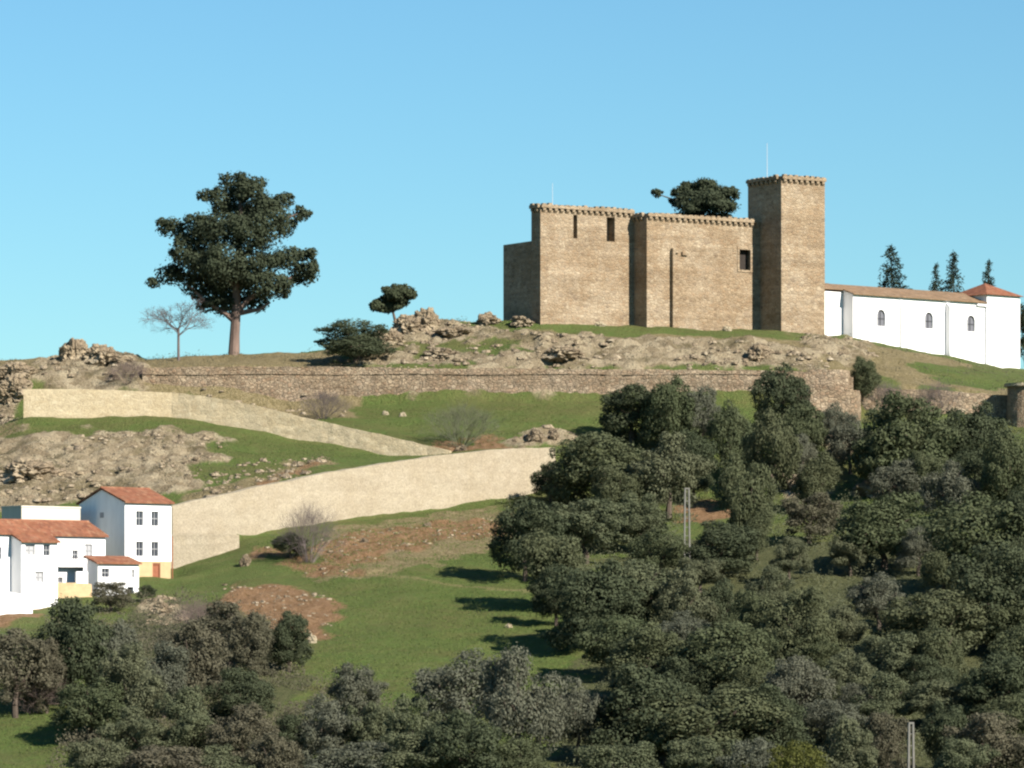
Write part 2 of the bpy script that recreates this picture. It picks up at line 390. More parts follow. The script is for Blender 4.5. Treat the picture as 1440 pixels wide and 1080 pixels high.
# ------------------------------------------------------------------ long walls
def strip_wall(name, pts, thick, mat, rough=.06, step=.6, parent=None, ragged=0.0, seed=1):
    """pts: (column, top row, bottom row, distance) along the wall"""
    a = np.array(pts, float); W = []
    for p in a: x, yy, zt = P(p[0], p[1], p[3]); W.append((x, yy, zt, P(p[0], p[2], p[3])[2]))
    W = np.array(W); seg = np.hypot(np.diff(W[:,0]), np.diff(W[:,1])); s = np.concatenate([[0], np.cumsum(seg)])
    n = max(2, int(s[-1]/step)); t = np.linspace(0, s[-1], n+1)
    x, y, zt, zb = (np.interp(t, s, W[:,k]) for k in range(4))
    zt = zt + (fbm(t*.8, t*0, 3, seed)-.5)*ragged*2
    dx, dy = np.gradient(x), np.gradient(y); l = np.hypot(dx, dy); nxv, nyv = dy/l, -dx/l
    rows = 8; V = []; Fs = []
    for i in range(n+1):
        for k in range(rows+1):
            f = k/rows; z = zb[i]-1.0+(zt[i]-zb[i]+1.0)*f
            o = (float(vnoise(np.array(t[i]*1.7), np.array(z*1.7), seed))-.5)*2*rough - f*.12
            V.append((x[i]+nxv[i]*o, y[i]+nyv[i]*o, z))
        V.append((x[i]-nxv[i]*thick, y[i]-nyv[i]*thick, zt[i])); V.append((x[i]-nxv[i]*thick, y[i]-nyv[i]*thick, zb[i]-1.0))
    m_ = rows+3
    for i in range(n):
        for k in range(m_): Fs.append((i*m_+k, (i+1)*m_+k, (i+1)*m_+(k+1) % m_, i*m_+(k+1) % m_))
    o = MB(); o.poly(V, Fs + [tuple(range(m_)), tuple(n*m_+k for k in range(m_-1, -1, -1))])
    return o.build(name, mat, parent, weld=True)

o = strip_wall('retaining_wall', [(243,711,805,395),(300,698,790,397.5),(345,689,757,400),(450,667,741,407),(540,652,727,413),(620,640,714,418.5),(700,632,703,424),(782,629,692,429.5)], 1.3, M['beige'], .03, ragged=.08)
tag(o, 'long pale beige retaining wall climbing from the tall white house towards the oaks', 'wall')
o = strip_wall('retaining_wall', [(240,752,806,392.6),(300,751,800,393.6),(337,752,790,394.6)], 1.4, M['beige'], .03)
tag(o, 'low beige wall block in front of the long wall, right beside the tall white house', 'wall')
o = strip_wall('field_wall', [(242,552,588,433.6),(280,556,594,433),(330,564,603,432.2),(440,590,620,430),(540,612,637,427.6),(632,634,648,425.5)], .7, M['tanblock'], .05, ragged=.12, seed=4)
tag(o, 'tan field wall running downhill between two grass slopes to meet the beige wall', 'wall')
t_ = empty('rampart', P(640, 563, 453.4)); tag(t_, 'long reddish rubble rampart crossing the hill below the castle above the grass terrace', 'rampart')
def reparent(o, p): o.parent = p; o.location = -Vector(p.location); return o
RW = [(200,517,560,453.6),(330,515,575,453.6),(400,515,582,453.6),(480,516,577,453.6),(640,518,570,453.6),(860,519,570,453.6),(1000,520,573,453.6),(1120,521,585,453.6),(1200,530,596,453.6)]
reparent(strip_wall('rubble_wall', RW, 1.6, M['rampart'], .10, ragged=.12, seed=2), t_)
cop = []
for a, b_ in zip(RW[:-1], RW[1:]): cop.append(a)
lo = strip_wall('stone_ledge', [(200,525.5,0,453.45)]+[(p, 526.5, 0, 453.45) for p in (400,640,860,1000,1110)], .1, M['rampart']) if False else None
mb = MB(); cols = np.arange(200, 1112, 8)
for c0, c1 in zip(cols[:-1], cols[1:]):
    x0, yy, zt = P(c0, 525.0+.6*math.sin(c0*.03), 453.2); x1, _, _ = P(c1, 525, 453.2)
    mb.box(x0, x1-.004, 453.60, 453.95, zt-.10, zt+.03)
reparent(mb.build('stone_ledge', M['rampart'], None, weld=False), t_)
o = strip_wall('rampart_bastion', [(1112,546,600,449.0),(1140,546,605,447.5),(1206,548,610,448.5),(1211,549,600,453)], 1.8, M['rampart'], .10, ragged=.15, seed=5)
o2 = strip_wall('upper_wall', [(1136,520,560,450.8),(1165,519,560,450.6),(1193,521,560,451.2),(1197,522,560,455)], 1.4, M['rampart'], .08, ragged=.12, seed=6)
bt = empty('rampart_bastion', P(1160, 596, 449)); tag(bt, 'stepped stone bastion ending the long rampart between two dark bushes', 'bastion')
o.name = 'lower_wall'; reparent(o, bt); reparent(o2, bt)
o = strip_wall('rampart', [(1208,545,598,454.9),(1300,548,600,455.6),(1370,552,605,456.2),(1440,557,612,456.8)], 1.4, M['rampart'], .10, ragged=.2, seed=9)
tag(o, 'short rubble rampart between the stepped bastion and the round turret', 'rampart')
o = strip_wall('block_wall', [(33,547,592,433.0),(120,547,591,433.3),(243,552,590,433.6)], 1.2, M['tanblock'], .02, ragged=.02)
tag(o, 'low smooth tan block wall with square left end below the skyline boulder', 'wall')
# turret at the right edge
tx, ty, tz = P(1447, 610, 455)
te = empty('round_turret', (tx, ty, tz)); tag(te, 'round stone turret with flat cap at the right edge of the photo', 'turret')
def drum(name, r0, r1, z0, z1, mat, parent, n=28):
    mb = MB(); vs = []; fs = []; K = 6
    for k in range(K+1):
        f = k/K
        for i in range(n):
            t = 2*math.pi*i/n; r = r0+(r1-r0)*f + (mnoise.noise(Vector((math.cos(t)*3, math.sin(t)*3, k*1.3)))*.06 if 0 < k < K else 0)
            vs.append((r*math.cos(t), r*math.sin(t), z0+(z1-z0)*f))
    for k in range(K):
        for i in range(n): fs.append((k*n+i, k*n+(i+1) % n, (k+1)*n+(i+1) % n, (k+1)*n+i))
    fs += [tuple(range(n-1,-1,-1)), tuple(K*n+i for i in range(n))]
    mb.poly(vs, fs); return mb.build(name, mat, parent)
drum('drum', 2.55, 2.4, -3, 5.2, M['rampart'], te); drum('cap', 2.75, 2.75, 5.2, 5.55, M['palerock'], te)
# village edge walls
o = strip_wall('garden_wall', [(78,820,840,368.4),(108,820,842,369.6),(130,822,846,370.6)], .6, M['tan'], .05, ragged=.08, seed=12)
tag(o, 'rough ochre garden wall below the low white house with the balcony', 'wall')
o = strip_wall('parapet_wall', [(-60,829,860,358.5),(0,830,860,359.6),(46,838,862,360.4)], .5, M['white'], .01)
tag(o, 'low whitewashed parapet wall at the left edge above an ochre bank', 'wall')

# ------------------------------------------------------------------ castle
cz = 35.0
ct = empty('castle', (3.26, 470, cz), R(33)); tag(ct, 'ruined brown stone castle with corbelled battlements and a tall square tower on the hilltop', 'castle')
lb = MB().relief(0, 13, -4, 13.0, 0, 1.9, [(4.55,5.1,9.7,12.4,1.2),(9.2,10.35,9.6,12.4,1.3)]).build('left_wall', M['castle'], ct)
MB().relief(13, 29.2, -4, 12.5, -2.7, 3.4, [(26.0,28.1,6.9,9.3,.9)]).build('right_wall', M['castle'], ct)
MB().box(.3, 28, 1.9, 8.3, -4, 9.35).build('rear_wing', M['castle'], ct)
tw = MB().box(29.2, 35.6, -7.0, -.4, -5, 17.4).build('tower', M['castle'], ct)
MB().box(16.35, 16.7, -3.2, -2.7, -1, 8.9).build('pilaster', M['castle'], ct)
mb = MB()
for z0, z1, x0, x1 in ((8.4,8.9,16.7,17.4),(8.2,8.6,17.9,18.7)): mb.box(x0, x1, -2.95, -2.7, z0, z1)
mb.build('broken_stub', M['castle'], ct)
win = MB(); win.box(25.98,26.25,-2.76,-2.3,6.9,9.3); win.box(27.85,28.12,-2.76,-2.3,6.9,9.3); win.box(25.98,28.12,-2.77,-2.3,9.3,9.65); win.box(25.98,28.12,-2.8,-2.3,6.65,6.9)
wo = win.build('window', M['castle'], ct)
MB().box(26.25,27.85,-1.99,-1.9,6.9,9.3).build('shade_panel', M['dark'], wo)  # solid dark panel, paints the shade inside the window recess
# battlement: projecting parapet band on corbels, low worn merlons on top
corb = MB().poly([(-.19,0,0),(.19,0,0),(.19,0,.55),(-.19,0,.55),(-.19,-.30,.55),(.19,-.30,.55),(-.19,-.30,.28),(.19,-.30,.28)],
                 [(0,1,2,3),(4,5,7,6),(0,6,7,1),(3,2,5,4),(0,3,4,6),(1,7,5,2)]).mesh('corbel', M['castle'])
def battlement(parent, x0, x1, y, z, axis='x', step=.82):
    """band along local x at front y (axis x) or along y at left face x=y (axis y)"""
    L = x1-x0; n = max(1, round(L/step)); st = L/n
    mb = MB(); rr = random.Random(int(x0*10+y*7+z))
    for i in range(n):
        a, b_ = x0+i*st, x0+(i+1)*st-.005
        h = .36+rr.uniform(-.05, .05)
        if axis == 'x':
            mb.box(a, b_, y-.33, y+.5, z, z+h); mb.box(a+st*.18, b_-st*.22, y-.33, y+.1, z+h, z+h+.13+rr.uniform(-.09, .08))
        else:
            mb.box(y-.33, y+.5, a, b_, z, z+h); mb.box(y-.33, y+.1, a+st*.18, b_-st*.22, z+h, z+h+.13+rr.uniform(-.09, .08))
    mb.build('parapet', M['castle'], parent, weld=False)
    for i in range(n):
        c = bpy.data.objects.new('corbel', corb); link(c, parent)
        if axis == 'x': c.location = (x0+(i+.5)*st, y, z-.55)
        else: c.location = (y, x0+(i+.5)*st, z-.55); c.rotation_euler.z = -math.pi/2
def battle_base(x0, x1, y0, y1, z):
    pass
battlement(ct, 0, 12.95, 0, 13.0)
battlement(ct, .06, 1.9, 0, 13.0, 'y')
battlement(ct, 13, 29.15, -2.7, 12.5); battlement(ct, -2.2, 3.4, 13, 12.5, 'y')
battlement(tw, 29.2, 35.6, -7.0, 17.4); battlement(tw, -6.5, -.4, 29.2, 17.4, 'y'); battlement(tw, 29.2, 35.6, -.85, 17.4)
MB().tube((2.2,.8,13),(2.2,.8,16.0),.03,.02).build('mast', M['antenna'], ct)
MB().tube((29.95,-3.2,17.4),(29.95,-3.2,22.0),.04,.025).build('mast', M['antenna'], tw)

# ------------------------------------------------------------------ chapel
ch = empty('chapel', (40.8, 490, 34.7), R(38)); tag(ch, 'long whitewashed chapel with arched windows and red pyramid roof to the right of the castle', 'chapel')
aw = [(4.57,2.35),(12.5,2.4),(19.6,2.35)]
holes = [(x-.78, x+.78, z-1.08, z+1.08, .35) for x, z in aw]
nv = MB().relief(0, 22, -6, 5.0, 0, 7.9, holes).build('nave', M['white'], ch)
MB().box(-5.5, 0, 1.8, 7.9, -5, 5.3).build('rear_bay', M['white'], ch)
def pent(xa, xb, pts):     # prism along x of a (y,z) outline
    n = len(pts)
    return ([(xa,y,z) for y, z in pts]+[(xb,y,z) for y, z in pts], [tuple(range(n-1,-1,-1)), tuple(range(n,2*n))]+[(i,(i+1)%n,n+(i+1)%n,n+i) for i in range(n)])
sl = 1.3/4
def rz_(y): return 5.05+sl*(y if y < 4 else 8-y)
mb = MB(); mb.poly(*pent(-.25, 22.2, [(-.4,rz_(-.4)),(4,rz_(4)),(8.4,rz_(8.4)),(8.4,rz_(8.4)+.11),(4,rz_(4)+.13),(-.4,rz_(-.4)+.11)]))
mb.poly(*pent(-5.8, -.255, [(1.5,rz_(1.5)-.01),(4,rz_(4)-.01),(8.4,rz_(8.4)-.01),(8.4,rz_(8.4)+.15),(4,rz_(4)+.17),(1.5,rz_(1.5)+.15)]))
mb.build('roof', M['oldtile'], ch)
MB().poly(*pent(0, .2, [(.02,4.98),(4,6.25),(7.9,4.98)])).build('gable_wall', M['white'], ch)
MB().poly(*pent(-5.5,-5.3,[(1.85,5.28),(1.9,5.7),(4,6.25),(7.85,5.28)])).build('gable_wall', M['white'], ch)
MB().box(22.003, 27.7, -.35, 6.2, -6, 6.0).build('apse', M['white'], ch)
mb = MB(); x0, x1, y0, y1 = 21.6, 28.1, -.75, 6.6
mb.poly([(x0,y0,6.0),(x1,y0,6.0),(x1,y1,6.0),(x0,y1,6.0),(24.85,2.9,7.75)], [(0,1,4),(1,2,4),(2,3,4),(3,0,4),(0,3,2,1)])
mb.build('pyramid_roof', M['tile'], ch)
MB().box(20.5, 21.998, -.3, 0, 4.55, 4.8).build('cornice', M['white'], ch)
for x, pr, w_ in ((7.9,.28,.5),(15.6,.85,.7)):
    mb = MB(); mb.poly(*pent(x-w_/2, x+w_/2, [(0,-6),(0,4.7),(-pr*.5,4.5),(-pr,4.1),(-pr,-6)])); mb.build('buttress', M['white'], ch)
def arch_window(x, z, parent):
    w_, h_, n = .78, 1.08, 10
    arc = [(-.68,-1.0)]+[(-.68*math.cos(math.pi*i/n), .32+.68*math.sin(math.pi*i/n)) for i in range(n+1)]+[(.68,-1.0)]
    rect = []
    for u, v in arc:
        s_ = min(w_/max(abs(u),1e-6), h_/max(abs(v),1e-6)); rect.append((u*s_, v*s_))
    rect[0] = (-w_, -h_); rect[-1] = (w_, -h_)
    mb = MB(); k = len(arc)
    V = [(x+u,-.03,z+v) for u, v in rect]+[(x+u,-.03,z+v) for u, v in arc]+[(x+u,.25,z+v) for u, v in arc]
    mb.poly(V, [(i,i+1,k+i+1,k+i) for i in range(k-1)]+[(k+i,k+i+1,2*k+i+1,2*k+i) for i in range(k-1)]+[(0,k,2*k-1,k-1),(k,2*k,3*k-1,2*k-1)])
    fr = mb.build('window', M['white'], parent)
    MB().face([(x+u,.2,z+v) for u, v in arc]).build('pane', M['churchglass'], fr, weld=False)
    mb = MB(); mb.box(x-.03,x+.03,.12,.17,z-1.0,z+.97); mb.box(x-.67,x-.035,.12,.17,z-.1,z-.04); mb.box(x+.035,x+.67,.12,.17,z-.1,z-.04); mb.build('bars', M['iron'], fr)
for x, z in aw: arch_window(x, z, ch)
be = MB(); be.poly(*pent(-3.3,-2.0,[(3.6,6.1),(3.6,7.4),(4,7.8),(4.4,7.4),(4.4,6.3)])); be = be.build('bellcote', M['white'], ch)
mb = MB(); mb.box(-2.7,-2.6,3.95,4.05,7.7,9.0); mb.box(-3.0,-2.705,3.96,4.04,8.5,8.6); mb.box(-2.595,-2.3,3.96,4.04,8.5,8.6); mb.build('cross', M['iron'], be)

# ------------------------------------------------------------------ village houses
HR = R(42)
def window(parent, x, z, w_, h_, y=0.0, shutter=False, depth=.18):
    mb = MB(); yy = y+depth-.07; t = .05
    mb.box(x-w_/2, x-w_/2+t, yy, yy+.05, z-h_/2, z+h_/2); mb.box(x+w_/2-t, x+w_/2, yy, yy+.05, z-h_/2, z+h_/2)
    mb.box(x-w_/2+t, x+w_/2-t, yy, yy+.05, z-h_/2, z-h_/2+t); mb.box(x-w_/2+t, x+w_/2-t, yy, yy+.05, z+h_/2-t, z+h_/2)
    mb.box(x-t/2, x+t/2, yy, yy+.05, z-h_/2+t, z+h_/2-t); mb.box(x-w_/2+t, x-t/2, yy, yy+.05, z-.02, z+.04); mb.box(x+t/2, x+w_/2-t, yy, yy+.05, z-.02, z+.04)
    f = mb.build('window', M['grey_shutter'], parent, weld=False)
    MB().box(x-w_/2+.01, x+w_/2-.01, y+depth-.012, y+depth-.004, z-h_/2+.01, z+h_/2-.01).build('shutter' if shutter else 'pane', M['grey_shutter'] if shutter else M['glass'], f, weld=False)
    MB().box(x-w_/2-.08, x+w_/2+.08, y-.08, y+.02, z-h_/2-.09, z-h_/2-.004).build('sill', M['white'], f)
    return f
def hole(x, z, w_, h_, d=.18): return (x-w_/2, x+w_/2, z-h_/2, z+h_/2, d)
def gable_roof(parent, x0, x1, y0, y1, ze, rise, mat, ov=.3, th=.16, name='roof'):
    ym = (y0+y1)/2; s_ = rise/(ym-y0); zo = ze-ov*s_+.012
    mb = MB(); mb.poly(*pent(x0-ov*.6, x1+ov*.6, [(y0-ov,zo),(ym,ze+rise+.012),(y1+ov,zo),(y1+ov,zo+th),(ym,ze+rise+th+.03),(y0-ov,zo+th)]))
    r = mb.build(name, mat, parent)
    mb = MB(); mb.poly(*pent(x0-ov*.6+.01, x1+ov*.6-.01, [(ym-.16,ze+rise+th-.05),(ym,ze+rise+th+.12),(ym+.16,ze+rise+th-.05)])); mb.build('ridge_tiles', mat, r)
    return r
# tall house
th = empty('tall_house', (-36.1, 382, 3.24), HR); tag(th, 'tall white gabled house with four windows above an ochre basement beside the beige wall', 'house')
W_, D_ = 5.42, 7.2
wl = [(1.72,6.8),(3.5,6.8),(1.72,3.95),(3.5,3.95)]
mb = MB(); mb.relief(0, W_, 2.8, 8.3, 0, D_, [hole(x,z,.84,1.38) for x, z in wl])
wallo = mb.build('wall', M['white'], th)
MB().poly(*pent(.003, .22, [(.02,8.28),(D_/2,9.55),(D_-.02,8.28)])).build('gable', M['white'], th)
MB().poly(*pent(W_-.22, W_-.003, [(.02,8.28),(D_/2,9.55),(D_-.02,8.28)])).build('gable', M['white'], th)
MB().relief(.04, W_-.04, -2.5, 2.8, .04, D_-.04, [(3.25,4.15,.2,2.65,.25)]).build('basement', M['tan'], th)
for x, z in wl: window(th, x, z, .84, 1.38)
gable_roof(th, 0, W_, 0, D_, 8.3, 1.27, M['tile'])
mb = MB(); mb.box(3.27,3.36,.10,.24,.22,2.63); mb.box(4.04,4.13,.10,.24,.22,2.63); mb.box(3.365,4.035,.10,.24,2.50,2.63); dfr = mb.build('door', M['wood_red'], th)
MB().box(3.365,4.035,.18,.26,.22,2.49).build('leaf', M['wood_red'], dfr)
MB().tube((W_+.08,-.06,-1),(W_+.08,-.06,5.2),.06).build('drainpipe', M['wood_red'], th)
MB().box(1.6,2.0,4.2,4.6,9.0,10.05).build('chimney', M['white'], th) if False else None
mb = MB(); mb.box(-.012,.1,3.3,3.9,6.9,7.4); mb.build('vent', M['grey_shutter'], th)
# flat roofed block
fb = empty('flat_block', (-45.5, 380, 5.0), HR); tag(fb, 'plain cream flat-roofed house block behind the red roofs, windowless', 'house')
MB().box(0, 6.7, 0, 3.2, -2, 6.0).build('wall', M['cream'], fb)
mb = MB(); mb.box(-.05,6.75,-.05,.2,6.0,6.16); mb.box(-.05,6.75,3.0,3.25,6.0,6.16); mb.box(-.05,.2,.2,3.0,6.0,6.16); mb.box(6.5,6.75,.2,3.0,6.0,6.16); mb.build('coping', M['cream'], fb, weld=False)
# long low house
lh = empty('low_house', (-42.4, 372, 3.0), HR); tag(lh, 'low white house with long red roof and balcony before the tall house', 'house')
w2 = [(1.7,.95,.55,.95,False),(3.35,3.5,.62,.8,False),(4.85,3.9,.85,1.15,True)]
MB().relief(-3.8, 6.75, -2, 5.25, 0, 5.6, [hole(*q[:4]) for q in w2]+[(3.3,4.0,-1,2.0,.14)]).build('wall', M['white'], lh)
for x, z, a, h_, s_ in w2: window(lh, x, z, a, h_, 0, s_)
MB().poly(*pent(-3.79,-3.6,[(.02,5.23),(2.8,6.4),(5.58,5.23)])).build('gable', M['white'], lh)
MB().poly(*pent(6.55,6.745,[(.02,5.23),(2.8,6.4),(5.58,5.23)])).build('gable', M['white'], lh)
gable_roof(lh, -3.8, 6.75, 0, 5.6, 5.25, 1.2, M['tile'])
MB().box(1.0,4.3,-.7,-.003,2.35,2.5).build('balcony', M['white'], lh)
mb = MB(); mb.box(1.02,4.28,-.68,-.64,3.2,3.25)
for i in range(15): mb.box(1.04+i*.23,1.07+i*.23,-.675,-.645,2.5,3.2)
mb.build('railing', M['iron'], lh, weld=False)
MB().box(3.32,3.98,.06,.12,-1,1.98).build('door', M['grey_shutter'], lh)
# front-left house with projecting wing
fh = empty('corner_house', (-43.6, 364, 1.0), HR); tag(fh, 'white house at the left edge with a projecting wing and red tiled lean-to roof', 'house')
w3 = [(.95,5.75,1.05,.95,True),(2.75,5.75,.72,1.0,False),(1.95,3.35,.95,.95,True)]
MB().relief(0, 3.94, -3, 6.45, 0, 1.6, [hole(*q[:4]) for q in w3]).build('wing', M['white'], fh)
for x, z, a, h_, s_ in w3: window(fh, x, z, a, h_, 0, s_)
MB().relief(-8, 3.94, -3, 7.25, 1.603, 4.9, [(-1.75,-1.0,4.9,6.0,.18)]).build('wall', M['white'], fh)
window(fh, -1.375, 5.45, .75, 1.1, 1.603)
gable_roof(fh, -8, 3.94, 1.6, 4.9, 7.25, .85, M['tile'])
mb = MB(); mb.poly(*pent(-.2, 4.1, [(-.3,6.40),(1.29,7.08),(1.29,7.2),(-.3,6.54)])); mb.build('lean_to_roof', M['tile'], fh)
MB().poly(*pent(.003,.2,[(.02,6.43),(1.59,6.43),(1.59,7.05)])).build('wing_gable', M['white'], fh)
MB().poly(*pent(3.74,3.937,[(.02,6.43),(1.59,6.43),(1.59,7.05)])).build('wing_gable', M['white'], fh)
# small annex
an = empty('annex', (-37.5, 371, 2.5), HR); tag(an, 'small white annex with a red shed roof in front of the tall house', 'outbuilding')
MB().relief(0, 4.6, -2, 3.15, 0, 1.7, [hole(.85,2.3,.85,.8),hole(3.95,2.25,.3,.75),(3.3,4.0,-1.2,1.05,.4)]).build('wall', M['white'], an)
window(an, .85, 2.3, .85, .8); window(an, 3.95, 2.25, .3, .75)
MB().box(3.32,3.98,.33,.39,-1.2,1.03).build('door', M['iron'], an)
mb = MB(); mb.poly(*pent(-.35, 4.75, [(-.3,3.1),(1.8,3.75),(1.8,3.89),(-.3,3.24)])); mb.build('roof', M['tile'], an)
MB().poly(*pent(.01,.18,[(.02,3.13),(1.68,3.13),(1.68,3.66)])).build('gable', M['white'], an)
MB().poly(*pent(4.42,4.59,[(.02,3.13),(1.68,3.13),(1.68,3.66)])).build('gable', M['white'], an)
MB().box(-2.2,-.9,.3,.5,-2,2.4).build('yard_wall', M['white'], an)

# ------------------------------------------------------------------ poles and small things
def lattice_pole(px, top, bot, Y=None, label='', w_=.56):
    if Y is None: x, Y, z = ground(px, bot)
    else: x = (px-CX)*Y/F; z = float(hbase(np.array([x]), np.array([Y]))[0])
    h_ = (HY-top)*Y/F - z
    r = empty('utility_pole', (x, Y, z)); r.rotation_euler.z = R(12); tag(r, label, 'pole', 'concrete utility poles')
    def leg(s_):
        mb = MB(); t0, t1 = .07, .06
        b0, b1 = s_*w_/2, s_*w_*.33
        mb.poly([(b0-t0,-.12,-1),(b0+t0,-.12,-1),(b0+t0,.12,-1),(b0-t0,.12,-1),(b1-t1,-.1,h_),(b1+t1,-.1,h_),(b1+t1,.1,h_),(b1-t1,.1,h_)],
                [(0,3,2,1),(4,5,6,7),(0,1,5,4),(1,2,6,5),(2,3,7,6),(3,0,4,7)])
        mb.build('leg', M['concrete'], r)
    leg(-1); leg(1)
    n = int(h_/.8)
    rm = None
    for i in range(n):
        zz = .3+i*.8; hw = w_/2*(1-zz/h_*.34)-.075
        MB().box(-hw, hw, -.07, .07, zz, zz+.05).build('rung', M['concrete'], r)
    MB().box(-w_*.45, w_*.45, -.12, .12, h_, h_+.12).build('cap', M['concrete'], r)
lattice_pole(966, 688, 795, None, 'pale ladder-like concrete utility pole standing among the oaks near the red earth')
lattice_pole(1281, 1018, 1120, 276, 'pale concrete pole rising from the bottom edge at lower right', .42)
x, Y_, z = ground(630, 452); mb = MB(); mb.tube((0,0,-.4),(0,0,1.25),.16,.13,8); mb.box(-.22,.22,-.1,.1,.75,1.0)
o = mb.build('marker_post', M['post'], weld=False); o.location = (x, Y_, hz(x, Y_)); tag(o, 'short dark post standing on the skyline left of the castle', 'post')

def boulder_mesh(seed, mat, sub=5, sq=(1,1,1)):
    bm = bmesh.new(); bmesh.ops.create_icosphere(bm, subdivisions=sub, radius=1)
    off = Vector((seed*7.3, seed*3.1, seed*1.7))
    for v in bm.verts:
        p = v.co.copy()
        d = 1+.40*mnoise.noise(p*1.1+off)+.26*mnoise.noise(p*2.6+off)+.20*mnoise.noise(p*5.5+off)+.12*mnoise.noise(p*11+off)
        c_ = mnoise.cell(p*1.6+off)
        v.co = Vector((p.x*sq[0], p.y*sq[1], p.z*sq[2]))*(d+.10*c_)
    me = bpy.data.meshes.new('boulder'); bm.to_mesh(me); bm.free(); me.materials.append(mat); return me
BM = [boulder_mesh(i, M['rock']) for i in range(5)]; BP = [boulder_mesh(i+9, M['palerock'], 4) for i in range(3)]
def boulder(px, py, w_, h_, label, group='boulders on the hilltop', pale=False, name='boulder', Y=None):
    """w_, h_ in pixels of the photograph turned into metres at the boulder's distance"""
    if Y is None: x, Y, z = ground(px, py)
    else: x = (px-CX)*Y/F
    z = hz(x, Y); k = Y/F
    me = (BP if pale else BM)[int(px*7+py) % (3 if pale else 5)]
    o = link(bpy.data.objects.new(name, me)); o.location = (x, Y, z+h_*k*.12)
    o.scale = (w_*k*.42, w_*k*.42, h_*k*.50); o.rotation_euler.z = (px*1.7) % 6.28
    tag(o, label, 'stone' if pale else 'boulder', group)
boulder(104,510,46,50,'tall craggy boulder standing up on the left skyline')
boulder(140,512,50,32,'lower craggy boulder leaning on the tall left skyline boulder')
boulder(172,513,40,16,'flat rock tailing off at the right of the left skyline boulders')
boulder(600,462,46,42,'pointed pale crag on the skyline between small tree and castle')
boulder(572,468,50,32,'broad crag under the small leaning tree')
boulder(548,486,50,30,'grey crag behind the dark bush on the slope')
boulder(640,470,60,18,'low flat rock to the right of the pointed skyline crag')
boulder(688,455,40,20,'dark rounded rock at the foot of the castle rear wing')
boulder(735,458,34,18,'pale rock at the foot of the castle left corner')
boulder(620,500,50,18,'craggy rock in the middle of the slope left of the castle')
boulder(790,507,60,22,'ochre outcrop just above the rampart below the castle')
boulder(1066,507,36,34,'tall grey outcrop above the rampart below the tower')
boulder(1172,470,40,26,'rubble heap between tower and chapel')
boulder(1160,620,46,54,'grey cliff face below the stepped bastion, upper one')
boulder(1182,645,34,40,'grey cliff face below the stepped bastion, lower one')
boulder(40,672,90,40,'big pale crag above the cream flat block')
boulder(20,560,50,40,'dark rock at the left end of the tan block wall')
boulder(20,530,60,28,'rock on the left skyline beside the photo edge')
boulder(225,866,40,26,'pale rubble outcrop below the tall house door','boulders on the lower slope')
boulder(345,795,16,22,'stone at the foot of the low beige wall block','boulders on the lower slope')
boulder(600,743,14,14,'rounded stone on the reddish bank under the long beige wall','boulders on the lower slope')
boulder(512,762,14,10,'small stone on the reddish bank right of the bare bush','boulders on the lower slope')
boulder(438,903,16,18,'pale stone at the lower tip of the orange earth','boulders on the lower slope',True)
boulder(648,633,22,14,'rounded ochre stone where the field wall meets the beige wall','boulders on the lower slope')
boulder(752,622,30,22,'rubble heap above the right end of the beige wall','boulders on the lower slope')
boulder(778,622,18,24,'upright pale rock above the right end of the beige wall','boulders on the lower slope')
boulder(1112,690,46,30,'ochre outcrop in the wood above the brown bush','boulders on the lower slope')
boulder(1230,700,60,24,'tan outcrop in the wood under the biggest upper oak','boulders on the lower slope')
boulder(1418,735,26,20,'rounded pinkish rock among the oaks at the right edge','boulders on the lower slope')
for px, py, lb_ in ((843,458,'white block in the grass at the castle foot below the left notches'),(1022,463,'white block at the castle foot below the square window'),(1067,464,'white block at the castle foot beside the tower')):
    boulder(px, py, 15, 9, lb_, 'white blocks at the castle foot', True, 'white_block')
for px, py, lb_ in ((542,583,'larger white stone on the grass terrace under the rampart'),(566,586,'smaller white stone on the grass terrace under the rampart'),(593,505,'white stone in the dark patch above the rampart'),
                    (715,886,'upright white stone in the middle of the green field'),(757,838,'pale stone at the edge of the oaks, beside the green field'),(852,925,'pale stone at the oaks shadow edge in the lower field'),
                    (405,932,'flat pale stone below the dark round bush')):
    boulder(px, py, 11, 8, lb_, 'pale stones in the grass', True, 'pale_stone')

